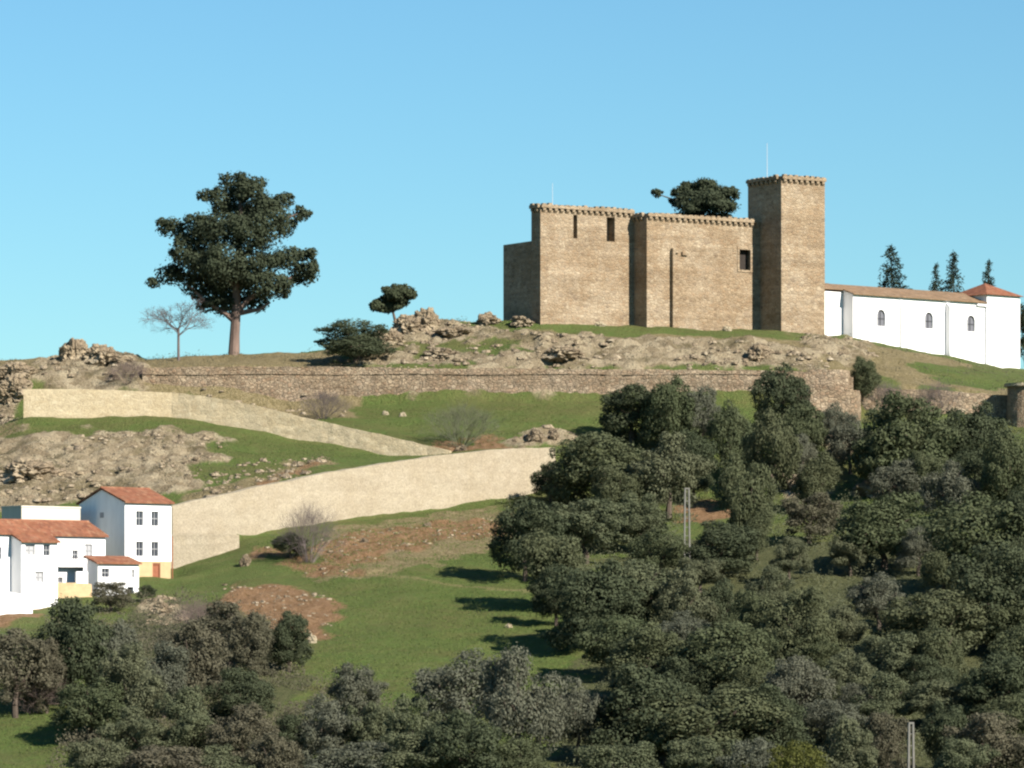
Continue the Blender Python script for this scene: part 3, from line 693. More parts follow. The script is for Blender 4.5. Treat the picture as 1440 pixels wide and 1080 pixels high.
# ------------------------------------------------------------------ foliage
def leaves(lobes, n, size, seed, droop=0, cull=.62, flat=1.0, asp=.6, subs=5):
    """leaf-clump quads spread through the shells of many lobes: (x,y,z,rx,ry,rz)"""
    g_ = np.random.default_rng(seed); L0 = np.array(lobes, float); ch = []
    for l in L0:          # smaller clumps budding from every lobe break up its outline
        for _ in range(subs):
            v = g_.normal(size=3); v /= np.linalg.norm(v); v[2] = abs(v[2])*.8 if g_.random() < .65 else v[2]
            f = g_.uniform(.28, .5); ch.append(np.concatenate([l[:3]+v*l[3:]*g_.uniform(.75, 1.08), l[3:]*f]))
    L = np.concatenate([L0, np.array(ch)]) if subs else L0
    area = (L[:,3]*L[:,5]+L[:,3]*L[:,4]+L[:,4]*L[:,5]); pr = area/area.sum()
    k = g_.choice(len(L), n, p=pr); d = g_.normal(size=(n,3)); d /= np.linalg.norm(d, axis=1)[:,None]
    rad = 1-np.abs(g_.normal(0, .30, n)); rad = np.where(g_.random(n) < .08, 1+g_.random(n)*.18, rad)
    wob = 1+.22*np.sin(d[:,0]*7+k)*np.sin(d[:,2]*6+k*2)*np.cos(d[:,1]*5)
    c_ = L[k,:3]+d*L[k,3:]*(rad*wob)[:,None]
    keep = np.ones(n, bool)
    for i in range(len(L0)):
        q = ((c_-L[i,:3])/L[i,3:]); inside = (q*q).sum(1) < cull*cull
        keep &= ~(inside & (k != i))
    c_, d = c_[keep], d[keep]; n = len(c_)
    nr = d*flat + g_.normal(size=(n,3))*.36 + np.array([0,0,.15]); nr /= np.linalg.norm(nr, axis=1)[:,None]
    a = np.cross(nr, g_.normal(size=(n,3))); a /= np.linalg.norm(a, axis=1)[:,None]; b_ = np.cross(nr, a)
    s_ = size*g_.uniform(.55, 1.35, n)[:,None]
    V = np.stack([c_-a*s_, c_-b_*s_*asp, c_+a*s_, c_+b_*s_*asp], 1).reshape(-1,3)
    return V, np.arange(4*n).reshape(n,4)
def dome(seed, n=26, sx=.5, zlo=.04, ztop=1.0, rmin=.12, rmax=.23):
    r = random.Random(seed); out = [(0,0,.5,.30,.30,.30)]
    while len(out) < n:
        t = r.uniform(0, 6.283); e = r.uniform(-.75, 1.0)
        q = math.sqrt(max(0, 1-e*e)) if e > 0 else 1-.25*e*e
        rr = r.uniform(rmin, rmax)
        k = r.uniform(.62, 1.0)
        x, y, z = (sx-rr)*k*q*math.cos(t)*1.15, (sx-rr)*k*q*math.sin(t)*1.15, .48+e*(ztop-.48-rr*.6)*k
        if z-rr*.7 < zlo: z = zlo+rr*.7
        out.append((x, y, z, rr, rr, rr*r.uniform(.65,.9)))
    return out
def trunk_mesh(name, mat, h=.5, r=.035, seed=0, limbs=5, reach=.28):
    rr = random.Random(seed); mb = MB(); p = Vector((0,0,-.10)); R0 = r*1.25
    for i in range(4):
        q = Vector((rr.uniform(-.02,.02)*(i+1), rr.uniform(-.02,.02)*(i+1), h*(i+1)/4)); mb.tube(p, q, R0, R0*.82, 8); p = q; R0 *= .82
    for i in range(limbs):
        t = 6.283*i/limbs+rr.uniform(-.4,.4); s_ = Vector((0,0,h*rr.uniform(.55,.95)))
        m_ = s_+Vector((math.cos(t)*reach*.5, math.sin(t)*reach*.5, .10)); e = m_+Vector((math.cos(t)*reach*.5, math.sin(t)*reach*.5, rr.uniform(.06,.2)))
        mb.tube(s_, m_, r*.6, r*.42, 6); mb.tube(m_, e, r*.42, r*.15, 6)
    return mb.mesh(name, mat)
def make_protos(count, mat, nleaf, size, seed, **kw):
    out = []
    for i in range(count):
        V, q = leaves(dome(seed+i, **kw), nleaf, size, seed+i); out.append(mesh_np('crown', V, q, [M[mat]]))
    return out
CROWN = {
 'oak': make_protos(6, 'oak', 24000, .0165, 100), 'dark': make_protos(4, 'darkleaf', 24000, .0165, 200),
 'olive': make_protos(5, 'olive', 22000, .0155, 300, n=26, rmin=.09, rmax=.19), 'grey': make_protos(5, 'greyleaf', 20000, .0145, 400, n=26, rmin=.09, rmax=.2),
 'brown': make_protos(4, 'brownleaf', 16000, .0155, 500, n=26, rmin=.08, rmax=.17), 'lime': make_protos(2, 'lime', 13000, .018, 600) }
TRUNK = [trunk_mesh('trunk', M['trunk'], seed=i) for i in range(4)]
cnt = 0
def tree(px, top, w_, h_, kind, label, name=None, cat='tree', group=None, Y=None, trunk=True):
    """crown w_ pixels wide and h_ pixels from its top row to the ground, turned into metres where it stands"""
    global cnt; cnt += 1
    if px > 700 or top > 775: h_ *= 1.22
    if Y is None: x, Y, z = ground(px, top+h_*.97)
    else: x = (px-CX)*Y/F
    z = hz(x, Y); k = Y/F
    zt = (HY-top)*k; hh = max(zt-z, h_*k*.7); low = top > 775; wood = px > 700; ww = w_*k*((1.34 if low else 1.27 if wood else 1.34)+.16*math.sin(cnt*2.7)); hh *= 1.08
    nm = name or {'oak':'holm_oak','dark':'holm_oak','olive':'olive_tree','grey':'grey_green_tree','brown':'brown_shrub','lime':'yellow_green_bush'}[kind]
    r = empty(nm, (x, Y, z)); tag(r, label, cat, group or {'oak':'holm oaks on the hillside','dark':'holm oaks on the hillside','olive':'olive green trees on the hillside','grey':'grey green trees on the hillside','brown':'brown shrubs on the lower slope','lime':'yellow green bushes'}[kind])
    rz = (cnt*2.399) % 6.283; C = CROWN[kind]
    if trunk:
        t = link(bpy.data.objects.new('trunk', TRUNK[cnt % 4]), r); t.scale = (ww*.9, ww*.9, hh); t.rotation_euler.z = rz
    c = link(bpy.data.objects.new('crown', C[cnt % len(C)]), r); c.scale = (ww, ww*.95, hh); c.rotation_euler.z = rz
    return r
T = [
 # upper wood, below the rampart
 (888,540,88,74,'dark','round dark oak at the top left of the wood beside the grass terrace'),
 (940,530,78,98,'oak','tallest oak against the middle of the rampart, right of the round dark one'),
 (985,546,54,84,'grey','small grey-green oak against the rampart, third from the left'),
 (1027,568,76,98,'oak','oak in the notch between the rampart oaks and the bastion shadow'),
 (843,610,120,92,'oak','wide oak hiding the right end of the long beige wall'),
 (775,650,50,46,'dark','dark purplish bush just in front of the beige wall right end'),
 (940,612,104,100,'olive','rounded green oak directly left above the top of the pole'),
 (1048,640,66,124,'oak','tall oak just right of the red earth and the pole'),
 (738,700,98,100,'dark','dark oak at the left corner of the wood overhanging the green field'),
 (822,700,96,80,'olive','olive-green oak below the wide oak, left of centre in the wood'),
 (900,695,84,70,'olive','pale olive oak left of the pole, level with its top half'),
 (1016,738,88,66,'dark','dark low oak standing right behind the foot of the pole'),
 (1100,514,76,90,'dark','dark oak at the left side of the stepped bastion'),
 (1085,578,70,118,'oak','oak below the bastion oak, left of the grey cliff'),
 (1128,565,58,86,'oak','oak climbing in front of the left part of the bastion'),
 (1152,640,70,66,'oak','oak below the grey cliff'),
 (1195,582,54,72,'grey','grey shrubby tree in front of the bastion right corner'),
 (1216,506,46,54,'oak','small dark bush on top at the right corner of the bastion'),
 (1272,555,112,122,'oak','biggest upper oak, between bastion and turret'),
 (1262,648,76,62,'grey','grey-green tree under the biggest upper oak'),
 (1374,568,86,100,'dark','dark oak in front of the rampart left of the turret'),
 (1335,648,76,80,'grey','grey-green oak between the biggest upper oak and the right edge'),
 (1418,606,76,112,'oak','oak directly below the round turret'),
 (1138,693,80,60,'brown','dark brown bush on the open olive slope right of the pole'),
 (1242,694,134,88,'oak','wide low oak at the centre right of the wood'),
 (1385,693,130,120,'oak','large oak at the right edge level with the pole'),
 (1432,700,60,120,'dark','oak cut by the right edge level with the pole'),
 # left flank of the wood along the field
 (775,748,108,96,'oak','oak along the field edge below the left corner oak'),
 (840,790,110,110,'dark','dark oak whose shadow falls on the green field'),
 (895,785,118,100,'olive','olive-green tree left below the foot of the pole'),
 (958,802,66,96,'olive','light olive tree straight below the pole'),
 (1012,822,62,76,'dark','small dark oak right below the pole, in the open slope'),
 (872,862,90,80,'oak','oak below the shadowed field corner'),
 (918,880,104,92,'oak','oak in the middle of the lower wood, left'),
 (1020,876,130,104,'oak','broad oak in the middle of the lower wood'),
 (905,945,126,112,'dark','dark oak near the bottom, right of the lower field'),
 (812,950,76,104,'grey','pale grey tree standing in the lower field right of centre'),
 (1000,965,146,100,'oak','broad oak near the bottom below the middle of the wood'),
 (868,1036,112,80,'olive','light green tree at the bottom edge, right of the grass gap'),
 (988,1034,84,80,'olive','light olive tree at the bottom edge below the broad oaks'),
 (1055,1040,84,80,'grey','grey-green tree at the bottom edge, right of the broad oaks'),
 (1060,838,60,90,'oak','narrow oak in the lower wood right of the pole line'),
 (1122,828,90,106,'oak','oak on the lower slope under the brown bush'),
 (1235,803,86,72,'grey','purplish grey tree on the open slope at right'),
 (1315,826,126,92,'oak','bright rounded oak at right, above the lime grass patch'),
 (1318,878,74,86,'oak','oak below the bright rounded oak'),
 (1400,778,116,120,'dark','dark oak at the right edge above the lime grass patch'),
 (1405,925,112,90,'dark','dark oak at the right edge below the lime grass patch'),
 (1252,882,84,84,'olive','olive-green tree in the middle of the lower right slope'),
 (1192,912,72,82,'olive','olive tree left of the middle of the lower right slope'),
 (1118,925,92,90,'grey','grey oak above the lime bush at the bottom'),
 (1080,970,92,90,'dark','dark oak left above the lime bush at the bottom'),
 (1240,952,96,66,'olive','wide olive shrub above the lower pole'),
 (1312,950,80,66,'olive','olive shrub right above the lower pole'),
 (1248,998,66,92,'brown','dark brown tree left of the lower pole'),
 (1192,1012,72,90,'olive','olive tree at the bottom between lime bush and lower pole'),
 (1330,988,60,84,'dark','dark oak right of the lower pole'),
 (1395,1000,120,100,'brown','brownish olive shrub in the bottom right corner'),
 (1440,880,70,80,'oak','oak cut by the right edge beside the lime grass patch'),
 (1120,1040,84,80,'lime','yellow-green bush at the bottom edge'),
 (1170,985,80,60,'grey','grey shrub above the olive tree at the bottom right'),
 (1030,1052,70,60,'lime','small yellow-green bush at the bottom edge beside the larger one'),
 (1345,1046,90,70,'olive','olive bush at the bottom edge right of the lower pole'),
 # lower middle
 (407,866,54,66,'dark','round dark bush under the orange earth patch'),
 (358,868,66,86,'brown','brown bush left of the round dark bush'),
 (502,935,68,80,'grey','thin grey-green tree at the lower edge of the green field'),
 (650,912,132,116,'grey','big grey rounded tree at the bottom centre of the green field'),
 (730,916,92,150,'grey','tall grey-green tree right of the big grey one'),
 (457,974,92,96,'grey','grey-green tree at lower left of the green field'),
 (520,985,60,90,'olive','small olive tree between the lower grey-green trees'),
 (580,984,76,110,'olive','pale olive tree left below the big grey tree'),
 (582,1034,112,80,'olive','wide olive tree at the bottom edge left of centre'),
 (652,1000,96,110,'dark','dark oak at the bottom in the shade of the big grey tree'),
 (408,1006,60,70,'dark','dark bush near the bottom, left of the grey-green trees'),
 (498,1044,104,70,'grey','grey bush at the bottom edge under the small olive tree'),
 (383,1030,84,80,'brown','brown scrub at the bottom edge left of the dark bush'),
 (725,1040,80,70,'oak','oak at the bottom edge beside the grass gap'),
 # lower left
 (100,842,96,124,'dark','dark bushy tree right below the white corner house'),
 (158,868,72,96,'grey','grey tree beside the dark one below the annex'),
 (22,884,92,106,'brown','purplish brown shrub at the left edge below the village'),
 (66,905,60,80,'brown','brown shrub between left edge and the dark bushy tree'),
 (128,956,84,74,'oak','oak below the dark bushy tree at lower left'),
 (190,915,92,104,'olive','olive-green tree at lower left below the pale rubble'),
 (267,872,86,110,'brown','brown tree below the pale rubble outcrop'),
 (322,852,104,80,'brown','dark brown shrub under the left end of the orange earth'),
 (337,940,82,66,'dark','dark low bush at lower left between brown shrubs'),
 (192,996,84,74,'olive','olive bush near the bottom left'),
 (270,975,90,90,'olive','olive tree near the bottom, left third'),
 (340,996,80,80,'brown','brown bush near the bottom, left third'),
 (140,1036,92,74,'olive','olive bush at the bottom edge, far left of the grass'),
 (220,1046,110,70,'brown','brown olive scrub at the bottom edge in the left part'),
 (305,1050,100,64,'olive','olive scrub at the bottom edge under the brown bush'),
 (230,905,70,90,'grey','grey-green tree between the olive and brown trees at lower left'),
 (155,817,46,36,'brown','brown bush in front of the white annex'),
 (206,824,26,20,'dark','small dark hedge bush at the ochre basement of the tall house'),
 # fillers of the wood
 (975,612,56,78,'dark','dark oak in the gap between the green oak above the pole and the tall oak'),
 (868,655,76,70,'oak','oak filling the gap between wide oak and pale olive oak'),
 (925,742,66,66,'oak','oak just left of the foot of the pole'),
 (782,802,60,70,'dark','small dark oak at the field edge under the edge oaks'),
 (1064,716,54,62,'oak','small oak right of the red earth patch'),
 (1122,612,46,60,'grey','slender grey tree directly left of the grey cliff'),
 (1302,640,66,66,'oak','oak in the gap below the biggest upper oak'),
 (1366,640,64,78,'dark','dark oak below the rampart oak left of the turret'),
 (1328,768,76,66,'oak','oak between the wide low oak and the large right edge oak'),
 (1424,836,66,76,'oak','oak at the right edge above the lime patch, lower one'),
 (1292,742,56,56,'grey','grey shrub at the right foot of the wide low oak'),
 (962,858,74,66,'grey','grey-green oak under the light olive tree below the pole'),
 (1082,802,54,56,'olive','olive shrub on the open slope right of the pole foot'),
 (1182,846,64,66,'olive','olive shrub in the middle of the open slope, lower right'),
 (1302,922,62,58,'dark','dark shrub left of the lime grass patch'),
 (1144,888,64,60,'oak','oak in the lower wood between oak and olive tree'),
 (958,930,74,66,'dark','dark oak between the two broad lower oaks'),
 (1054,936,70,66,'oak','oak right of the broad oak in the lower wood'),
 (934,1006,74,66,'oak','oak near the bottom between dark oak and broad oak'),
 (1150,956,62,58,'oak','small oak above the grey oak over the lime bush'),
 (1204,962,56,56,'grey','grey shrub beside the wide olive shrub, left side'),
 (1422,976,66,66,'oak','oak at the right edge above the bottom right scrub'),
 (1372,958,72,58,'olive','olive shrub under the dark right edge oak'),
 (842,706,60,56,'dark','small dark oak under the wide oak at the wall end'),
 (1195,748,60,50,'olive','olive shrub left of the wide low oak'),
 (885,640,60,60,'oak','oak in front of the terrace grass, right of the wide oak'),
 (1170,565,40,50,'grey','grey bush in front of the bastion middle'),
 (1110,760,60,50,'olive','olive shrub under the dark brown bush'),
 (985,780,50,44,'olive','olive shrub at the right foot of the pole'),
 (1230,600,50,70,'dark','dark oak at the left edge of the biggest upper oak'),
 (1330,600,56,70,'oak','oak between the biggest upper oak and the turret oak'),
 # singles up the hill
 (500,454,98,58,'dark','dark rounded bush on the skyline slope below the small tree'),
 (408,748,42,40,'oak','dark green bush left of the bare bush under the beige wall'),
]
for t in T:
    extra = {}
    if t[1] < 520 and t[0] < 600: extra['name'] = 'dark_bush'
    tree(*t, **extra)
tree(1452, 424, 46, 100, 'dark', 'dark tree behind the right end of the chapel', Y=512, group='trees around the chapel')

# small leaning tree on the crag, and the tree behind the castle: explicit lobes
def lobe_tree(name, label, base_px, Y, lobes_px, n, size, mat, trunkpts, tmat, seed, cat='tree', gsc=1.0, zbase=None, group=None):
    x0 = (base_px-CX)*Y/F; z0 = hz(x0, Y) if zbase is None else zbase; k = Y/F
    r = empty(name, (x0, Y, z0)); tag(r, label, cat, group)
    g_ = random.Random(seed); L = []
    for (lx, ly, rx, ry) in lobes_px:
        X_, _, Z_ = P(lx, ly, Y); rd = (rx+ry)/2*k
        L.append((X_-x0, g_.uniform(-.55,.55)*gsc*rd*2.2, Z_-z0, rx*k, rd, ry*k))
    V, q = leaves(L, n, size, seed)
    c = link(bpy.data.objects.new('crown', mesh_np('crown', V, q, [mat])), r)
    mb = MB()
    for pts in trunkpts:
        prev = None
        for (tx_, ty_, rad) in pts:
            X_, _, Z_ = P(tx_, ty_, Y); p = Vector((X_-x0, 0, Z_-z0))
            if prev: mb.tube(prev[0], p, prev[1], rad*k, 10)
            prev = (p, rad*k)
    mb.build('trunk', tmat, r, weld=False); return r
ez = [(620,140,110,55),(470,200,50,32),(540,225,60,60),(700,180,85,48),(860,220,58,38),(950,290,48,38),(640,260,140,85),(800,300,105,75),(290,360,80,42),(440,350,80,48),
 (560,385,160,85),(430,430,115,75),(350,500,65,58),(720,400,140,95),(870,350,55,55),(290,600,88,46),(200,645,44,26),(430,560,140,75),(420,650,95,55),(560,560,140,95),(520,690,120,65),(560,755,75,45),
 (700,560,140,85),(780,660,115,65),(715,735,75,45),(880,520,105,55),(1000,490,38,28),(1005,580,40,46),(950,600,75,46),(860,680,48,36),(640,640,120,80)]
ez = [(160+a/3.6, 220+b_/3.6, c_/3.6*.96, d/3.6*(1.14 if d > 40 else 1.0)) for a, b_, c_, d in ez]
lobe_tree('eucalyptus', 'very tall eucalyptus with spreading dark crown and pale trunk alone on the left skyline', 330, 468, ez, 62000, .18, M['euc'],
 [[(330,520,9.5),(329,498,8.2),(330,470,7),(332,440,6.5),(333,400,5.5),(336,350,4.5),(338,300,3),(336,262,1.5)],[(331,452,5),(316,440,3.6),(300,430,3),(285,420,2.2),(262,398,1.5)],
  [(333,440,4.5),(350,420,3.5),(380,405,2.5),(410,390,1.6)],[(333,405,4),(310,380,3),(280,350,2),(255,325,1)],[(335,370,3.5),(360,340,2.6),(395,310,1.8),(420,300,1)],[(338,440,4),(365,435,2.5),(380,425,1.5)]], M['euctrunk'], 42)
lobe_tree('leaning_tree', 'small flat-topped tree leaning on the crag between eucalyptus and castle', 552, 476,
 [(531,432,11,7),(543,424,14,9),(556,414,17,10),(570,410,14,9),(578,415,8,6),(560,424,16,8),(540,434,10,6),(552,432,12,6)], 9000, .19, M['darkleaf'],
 [[(556,452,2.2),(553,440,1.7),(556,425,1.2)],[(553,440,1.2),(540,432,.8)],[(555,432,1.1),(570,416,.7)]], M['trunk'], 43)
lobe_tree('hilltop_tree', 'green rounded tree showing above the castle wall beside the tower', 988, 500,
 [(924,272,7,6),(960,272,16,12),(975,266,18,12),(992,262,16,10),(1005,275,22,14),(1028,272,12,9),(970,288,24,14),(1010,292,26,12),(990,282,30,14),(1024,290,14,10),(948,283,7,5),(990,310,40,16)], 20000, .19, M['euc'],
 [[(992,470,6),(990,380,5),(988,310,4),(986,275,2)],[(988,310,3),(960,285,1.5),(925,273,.6)],[(988,310,3),(1020,290,1.5)]], M['trunk'], 44)

# conifers behind the chapel
def conifer_mesh(seed, n_t=15, dens=26, spread=1.0):
    r = random.Random(seed); V = []; Fs = []
    for i in range(n_t):
        f = i/(n_t-1); z = .16+.82*f; rad = (.06+.94*(1-f)**.85)*.5*spread*r.uniform(.7,1.15)
        nb = 9 if f < .8 else 6
        for b_ in range(nb):
            t = r.uniform(0, 6.283); L = rad*r.uniform(.65,1.15)
            for j in range(int(dens*(.35+.65*(1-f)))):
                u = r.uniform(.05, 1)**.8; x = math.cos(t)*L*u; y = math.sin(t)*L*u; zz = z-.05*u*u+.025*(u**4)+r.gauss(0,.011)
                x += r.gauss(0,.022); y += r.gauss(0,.022)
                s_ = .026*r.uniform(.6,1.3); d = Vector((math.cos(t)+r.gauss(0,.5), math.sin(t)+r.gauss(0,.5), r.gauss(-.1,.4))).normalized(); e = d.cross(Vector((r.gauss(0,1), r.gauss(0,1), 1))).normalized()
                k = len(V); p = Vector((x, y, zz)); V += [p-d*s_, p-e*s_*.45*.5, p+d*s_, p+e*s_*.45*.5]; Fs.append((k,k+1,k+2,k+3))
    return mesh_np('crown', [tuple(v) for v in V], Fs, [M['conifer']])
CM = [conifer_mesh(i, n_t=20, dens=40) for i in range(3)]
CT = MB().tube((0,0,-.05),(0,0,.95),.016,.003,7).mesh('trunk', M['trunk'])
for i, (px, top, base, w_, Y, lb_) in enumerate(((1254,344,425,60,520,'widest conifer behind the chapel, nearest the castle tower'),(1316,370,425,34,522,'shortest conifer, middle pair behind the chapel, left one'),
        (1341,352,425,44,522,'slim conifer, middle pair behind the chapel, right one'),(1390,365,425,36,520,'conifer showing just above the red pyramid roof'))):
    x = (px-CX)*Y/F; k = Y/F; z = hz(x, Y); hh = (HY-top)*k-z
    r = empty('conifer', (x, Y, z)); tag(r, lb_, 'tree', 'conifers behind the chapel')
    ww = w_*k*2.0
    c = link(bpy.data.objects.new('crown', CM[i % 3]), r); c.scale = (ww, ww, hh); c.rotation_euler.z = i*1.3
    c = link(bpy.data.objects.new('trunk', CT), r); c.scale = (hh*.6, hh*.6, hh)

# bare twiggy trees and shrubs
def twig_mesh(name, mat, seed, levels=5, n0=7, trunk=0.0, spread=.6, r0=.02, up=.35, kids=3, length=.34):
    r = random.Random(seed); mb = MB()
    def grow(p, d, L, rad, lev):
        q = p+d*L; mb.tube(p, q, rad, rad*.65, 4 if lev < 3 else 3)
        if lev == 0: return
        for _ in range(kids if lev > 1 else kids+1):
            e = (d+Vector((r.gauss(0,spread), r.gauss(0,spread), r.gauss(up*.5,spread*.8)))).normalized()
            grow(p+d*L*r.uniform(.6,1), e, L*r.uniform(.62,.85), rad*.6, lev-1)
    if trunk:
        mb.tube((0,0,-.05),(0,0,trunk),r0*1.3,r0,6)
        for i in range(n0):
            t = 6.283*i/n0; grow(Vector((0,0,trunk*r.uniform(.7,1))), Vector((math.cos(t)*.7, math.sin(t)*.7, r.uniform(.4,1.2))).normalized(), length*.8, r0*.55, levels-1)
    else:
        for i in range(n0):
            t = 6.283*i/n0+r.uniform(-.3,.3); s_ = r.uniform(.1,1.5)
            grow(Vector((math.cos(t)*.04, math.sin(t)*.04, -.03)), Vector((math.cos(t)*s_, math.sin(t)*s_, 1)).normalized(), length, r0*.6, levels-1)
    v = np.array(mb.v); mx = np.abs(v[:,:2]).max(); mz = np.quantile(v[:,2], .995)
    mb.v = [(a*.5/mx, b_*.5/mx, c_/mz) for a, b_, c_ in mb.v]
    return mb.mesh(name, mat)
TWT = twig_mesh('branches', M['twig_grey'], 3, levels=6, n0=9, trunk=.38, r0=.010, length=.17, spread=.5, up=.25)
TWS = [twig_mesh('branches', M[k], 10+i, levels=5, n0=30, r0=.006, spread=.45, up=.25, length=.28, kids=3) for i, k in enumerate(('twig','twig_grey','twig_green'))]
def bare(px, top, w_, base, me, label, name='bare_bush', cat='bush', Y=None):
    if Y is None: x, Y, z = ground(px, base)
    else: x = (px-CX)*Y/F
    z = hz(x, Y); k = Y/F
    o = link(bpy.data.objects.new(name, me)); o.location = (x, Y, z); w_ *= 1.45 if name == 'bare_bush' else 1.3; o.scale = (w_*k, w_*k, max((HY-top)*k-z, .5)); o.rotation_euler.z = px
    tag(o, label, cat, 'bare winter bushes' if name == 'bare_bush' else None)
bare(251, 422, 88, 515, TWT, 'thin bare tree with fine grey twigs left of the tall eucalyptus', 'bare_tree', 'tree', Y=462)
bare(435, 704, 88, 790, TWS[1], 'large bare greyish bush in front of the long beige wall')
bare(455, 548, 70, 592, TWS[1], 'bare purplish bush at the left end of the grass terrace under the rampart')
bare(648, 566, 110, 628, TWS[2], 'feathery grey-green leafless bush in the middle of the grass terrace')
bare(1246, 535, 64, 578, TWS[1], 'bare purplish bush on the rampart just right of the bastion')
bare(1318, 534, 70, 590, TWS[1], 'bare purplish bush on the rampart halfway to the turret')
bare(180, 505, 60, 545, TWS[0], 'brown leafless scrub beside the skyline boulders above the block wall')
bare(775, 965, 80, 1030, TWS[0], 'bare brown bush in the lower field beside the dark oaks')
bare(290, 840, 90, 900, TWS[0], 'bare brown bush at the left of the orange earth patch')
bare(45, 930, 100, 1000, TWS[0], 'bare brown bush near the left edge above the bottom grass')

# ------------------------------------------------------------------ ground cover that nobody could count
def scatter(polys, n, hgt, size, seed, mat, name, label, cat, clump=.5, up=.3, asp=.6):
    g_ = np.random.default_rng(seed); pts = []
    pl = [np.array(ground_poly(p)) for p in polys]
    for q in pl:
        lo, hi = q.min(0), q.max(0); a = (hi-lo).prod(); k = int(n*a/sum((z.max(0)-z.min(0)).prod() for z in pl))
        x = g_.uniform(lo[0], hi[0], k); y = g_.uniform(lo[1], hi[1], k)
        keep = inpoly(x, y, [tuple(v) for v in q]) & (fbm(x*.35, y*.35, 3, seed) > clump); pts.append(np.stack([x[keep], y[keep]], 1))
    xy = np.concatenate(pts); n = len(xy)
    z = np.array([hz(a, b_) for a, b_ in xy]); big = np.clip((fbm(xy[:,0]*.35, xy[:,1]*.35, 3, seed)-clump)*5, .15, 1)
    c_ = np.column_stack([xy, z+g_.random(n)**1.3*hgt*big])
    nr = g_.normal(size=(n,3))*.6+np.array([.2,-.5,up]); nr /= np.linalg.norm(nr, axis=1)[:,None]
    a = np.cross(nr, g_.normal(size=(n,3))); a /= np.linalg.norm(a, axis=1)[:,None]; b_ = np.cross(nr, a); s_ = size*g_.uniform(.5,1.4,n)[:,None]
    V = np.stack([c_-a*s_, c_-b_*s_*asp, c_+a*s_, c_+b_*s_*asp], 1).reshape(-1,3)
    o = link(bpy.data.objects.new(name, mesh_np(name, V, np.arange(4*n).reshape(n,4), [mat]))); tag(o, label, cat, kind='stuff')
def rubble(polys, n, seed, mat, name, label, big=.32):
    g_ = np.random.default_rng(seed); xy = []
    pl = [np.array(ground_poly(p)) for p in polys]; tot = sum((z.max(0)-z.min(0)).prod() for z in pl)
    for q in pl:
        lo, hi = q.min(0), q.max(0); k = int(n*(hi-lo).prod()/tot); x = g_.uniform(lo[0], hi[0], k); y = g_.uniform(lo[1], hi[1], k)
        kp = inpoly(x, y, [tuple(v) for v in q]) & (fbm(x*.3, y*.3, 3, seed) > .44); xy.append(np.stack([x[kp], y[kp]], 1))
    xy = np.concatenate(xy)
    base = np.array([(-1,-1,-.6),(1,-1,-.6),(1,1,-.6),(-1,1,-.6),(-.8,-.7,.5),(.7,-.8,.6),(.8,.7,.45),(-.7,.8,.6)], float)
    fq = np.array([(4,5,6,7),(0,1,5,4),(1,2,6,5),(2,3,7,6),(3,0,4,7)])
    V = []; Fs = []
    for i, (x, y) in enumerate(xy):
        s_ = .10+big*g_.random()**3; t = g_.random()*6.28; b_ = base*(1+g_.normal(size=(8,3))*.18)*[s_*1.2, s_, s_*.7]
        c_, e = math.cos(t), math.sin(t); V.append(np.column_stack([b_[:,0]*c_-b_[:,1]*e+x, b_[:,0]*e+b_[:,1]*c_+y, b_[:,2]+hz(x, y)+s_*.25])); Fs.append(fq+i*8)
    o = link(bpy.data.objects.new(name, mesh_np(name, np.concatenate(V), np.concatenate(Fs), [mat]))); tag(o, label, 'rubble', kind='stuff')
rubble([ROCK[0],ROCK[1],ROCK[2],ROCK[5],ROCK[6],ROCK[4],DRY[1],DRY[2]], 9000, 21, M['rock'], 'rubble', 'loose tan rubble strewn over the rocky slopes')
rubble([EARTH[0],EARTH[1],EARTH[2]], 900, 22, M['rock'], 'loose_stones', 'small loose stones on the reddish earth', .14)
WOOD = [[(700,705),(790,690),(860,600),(1100,590),(1215,590),(1440,605),(1440,1100),(760,1100),(850,950),(800,880)]]
SCRUB = [[(60,880),(180,850),(320,850),(420,900),(430,960),(560,1000),(640,1100),(60,1100),(110,1000)]]
scatter(WOOD, 190000, 1.6, .085, 5, M['olive'], 'undergrowth', 'low olive green undergrowth covering the ground between the oaks', 'undergrowth', .48)
scatter(SCRUB, 110000, 1.5, .085, 6, M['brownleaf'], 'scrub', 'brownish low scrub covering the bottom left slope', 'scrub', .42)
scatter([[(-150,505),(340,500),(470,492),(480,515),(330,528),(-150,545)], ROCK[1], ROCK[2], DRY[3], DRY[2]], 70000, .7, .075, 8, M['brownleaf'], 'dry_weeds', 'dry weeds and tufts between the rocks', 'weeds', .5)
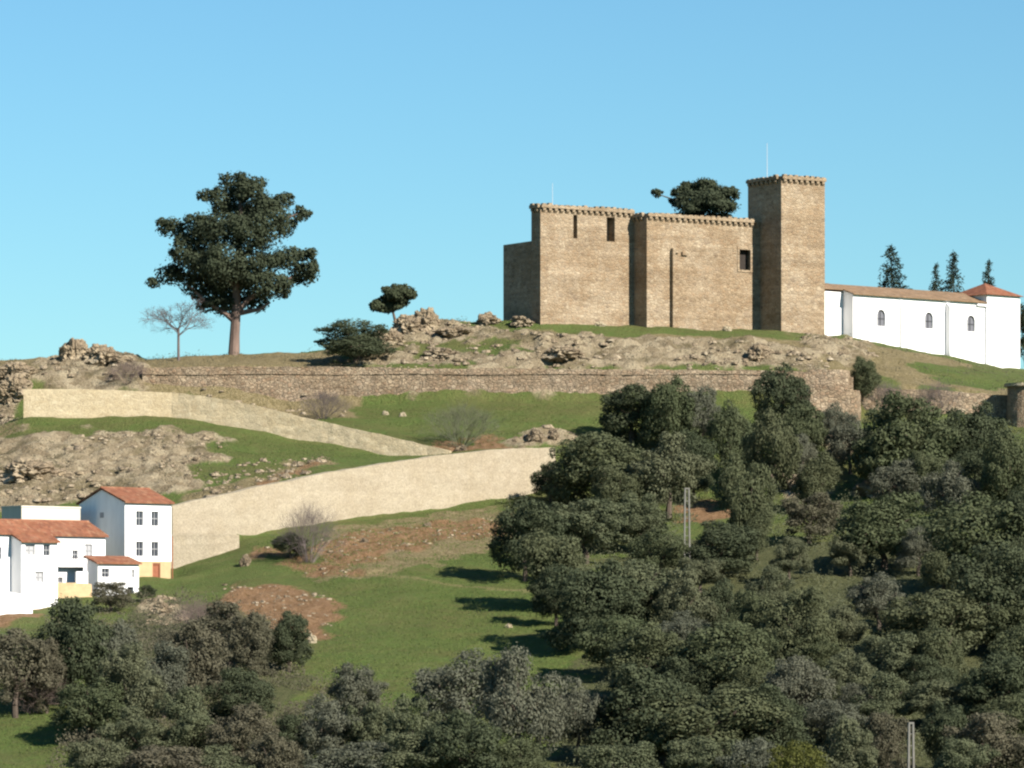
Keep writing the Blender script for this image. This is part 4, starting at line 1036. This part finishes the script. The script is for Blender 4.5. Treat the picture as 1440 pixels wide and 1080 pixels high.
scatter([[(340,770),(700,700),(760,720),(700,790),(840,930),(740,1000),(520,990),(430,930),(470,880),(460,830)], [(480,575),(840,568),(840,610),(620,632)], [(-100,625),(30,592),(240,592),(440,625),(560,642),(420,655),(300,660),(300,615),(100,612)],
         [(-60,980),(90,985),(110,1100),(-60,1100)]], 90000, .22, .085, 9, M['grass'], 'grass', 'short green grass covering the open slopes', 'grass', .3, .1, .3)

# ------------------------------------------------------------------ light, sky, camera
SUN_AZ, SUN_EL = R(47), R(34)      # azimuth measured from behind the camera towards the right
d = Vector((math.sin(SUN_AZ)*math.cos(SUN_EL), -math.cos(SUN_AZ)*math.cos(SUN_EL), math.sin(SUN_EL)))
sun = bpy.data.lights.new('sun', 'SUN'); sun.energy = 5.0; sun.angle = R(.5); sun.color = (1, .93, .82)
so = link(bpy.data.objects.new('sun', sun)); so.rotation_euler = d.to_track_quat('Z', 'Y').to_euler(); so.location = (100, -100, 200)
wd = bpy.data.worlds.new('World'); scene.world = wd; wd.use_nodes = True
nt = wd.node_tree; bg = nt.nodes['Background']
sky = nt.nodes.new('ShaderNodeTexSky'); sky.sky_type = 'NISHITA'; sky.sun_disc = False
sky.sun_elevation = SUN_EL; sky.sun_rotation = math.pi-SUN_AZ
sky.altitude = 400; sky.air_density = 1.15; sky.dust_density = .1; sky.ozone_density = 4.0
nt.links.new(mix(nt, 1.0, sky.outputs[0], (.68, 1.015, 1.10), "MULTIPLY"), bg.inputs[0]); bg.inputs[1].default_value = .052
cam = bpy.data.cameras.new('camera'); cam.sensor_width = 36; cam.lens = 36*F/1440; cam.shift_y = (HY-540)/1440
cam.clip_start = 1; cam.clip_end = 20000
co = link(bpy.data.objects.new('camera', cam)); co.rotation_euler = (R(90), 0, 0); scene.camera = co
scene.view_settings.view_transform = 'Standard'; scene.view_settings.look = 'None'; scene.view_settings.gamma = 1
scene.view_settings.exposure = 1.15; scene.render.film_transparent = False
scene.cycles.filter_width = 2.3; scene.cycles.max_bounces = 6; scene.cycles.diffuse_bounces = 1
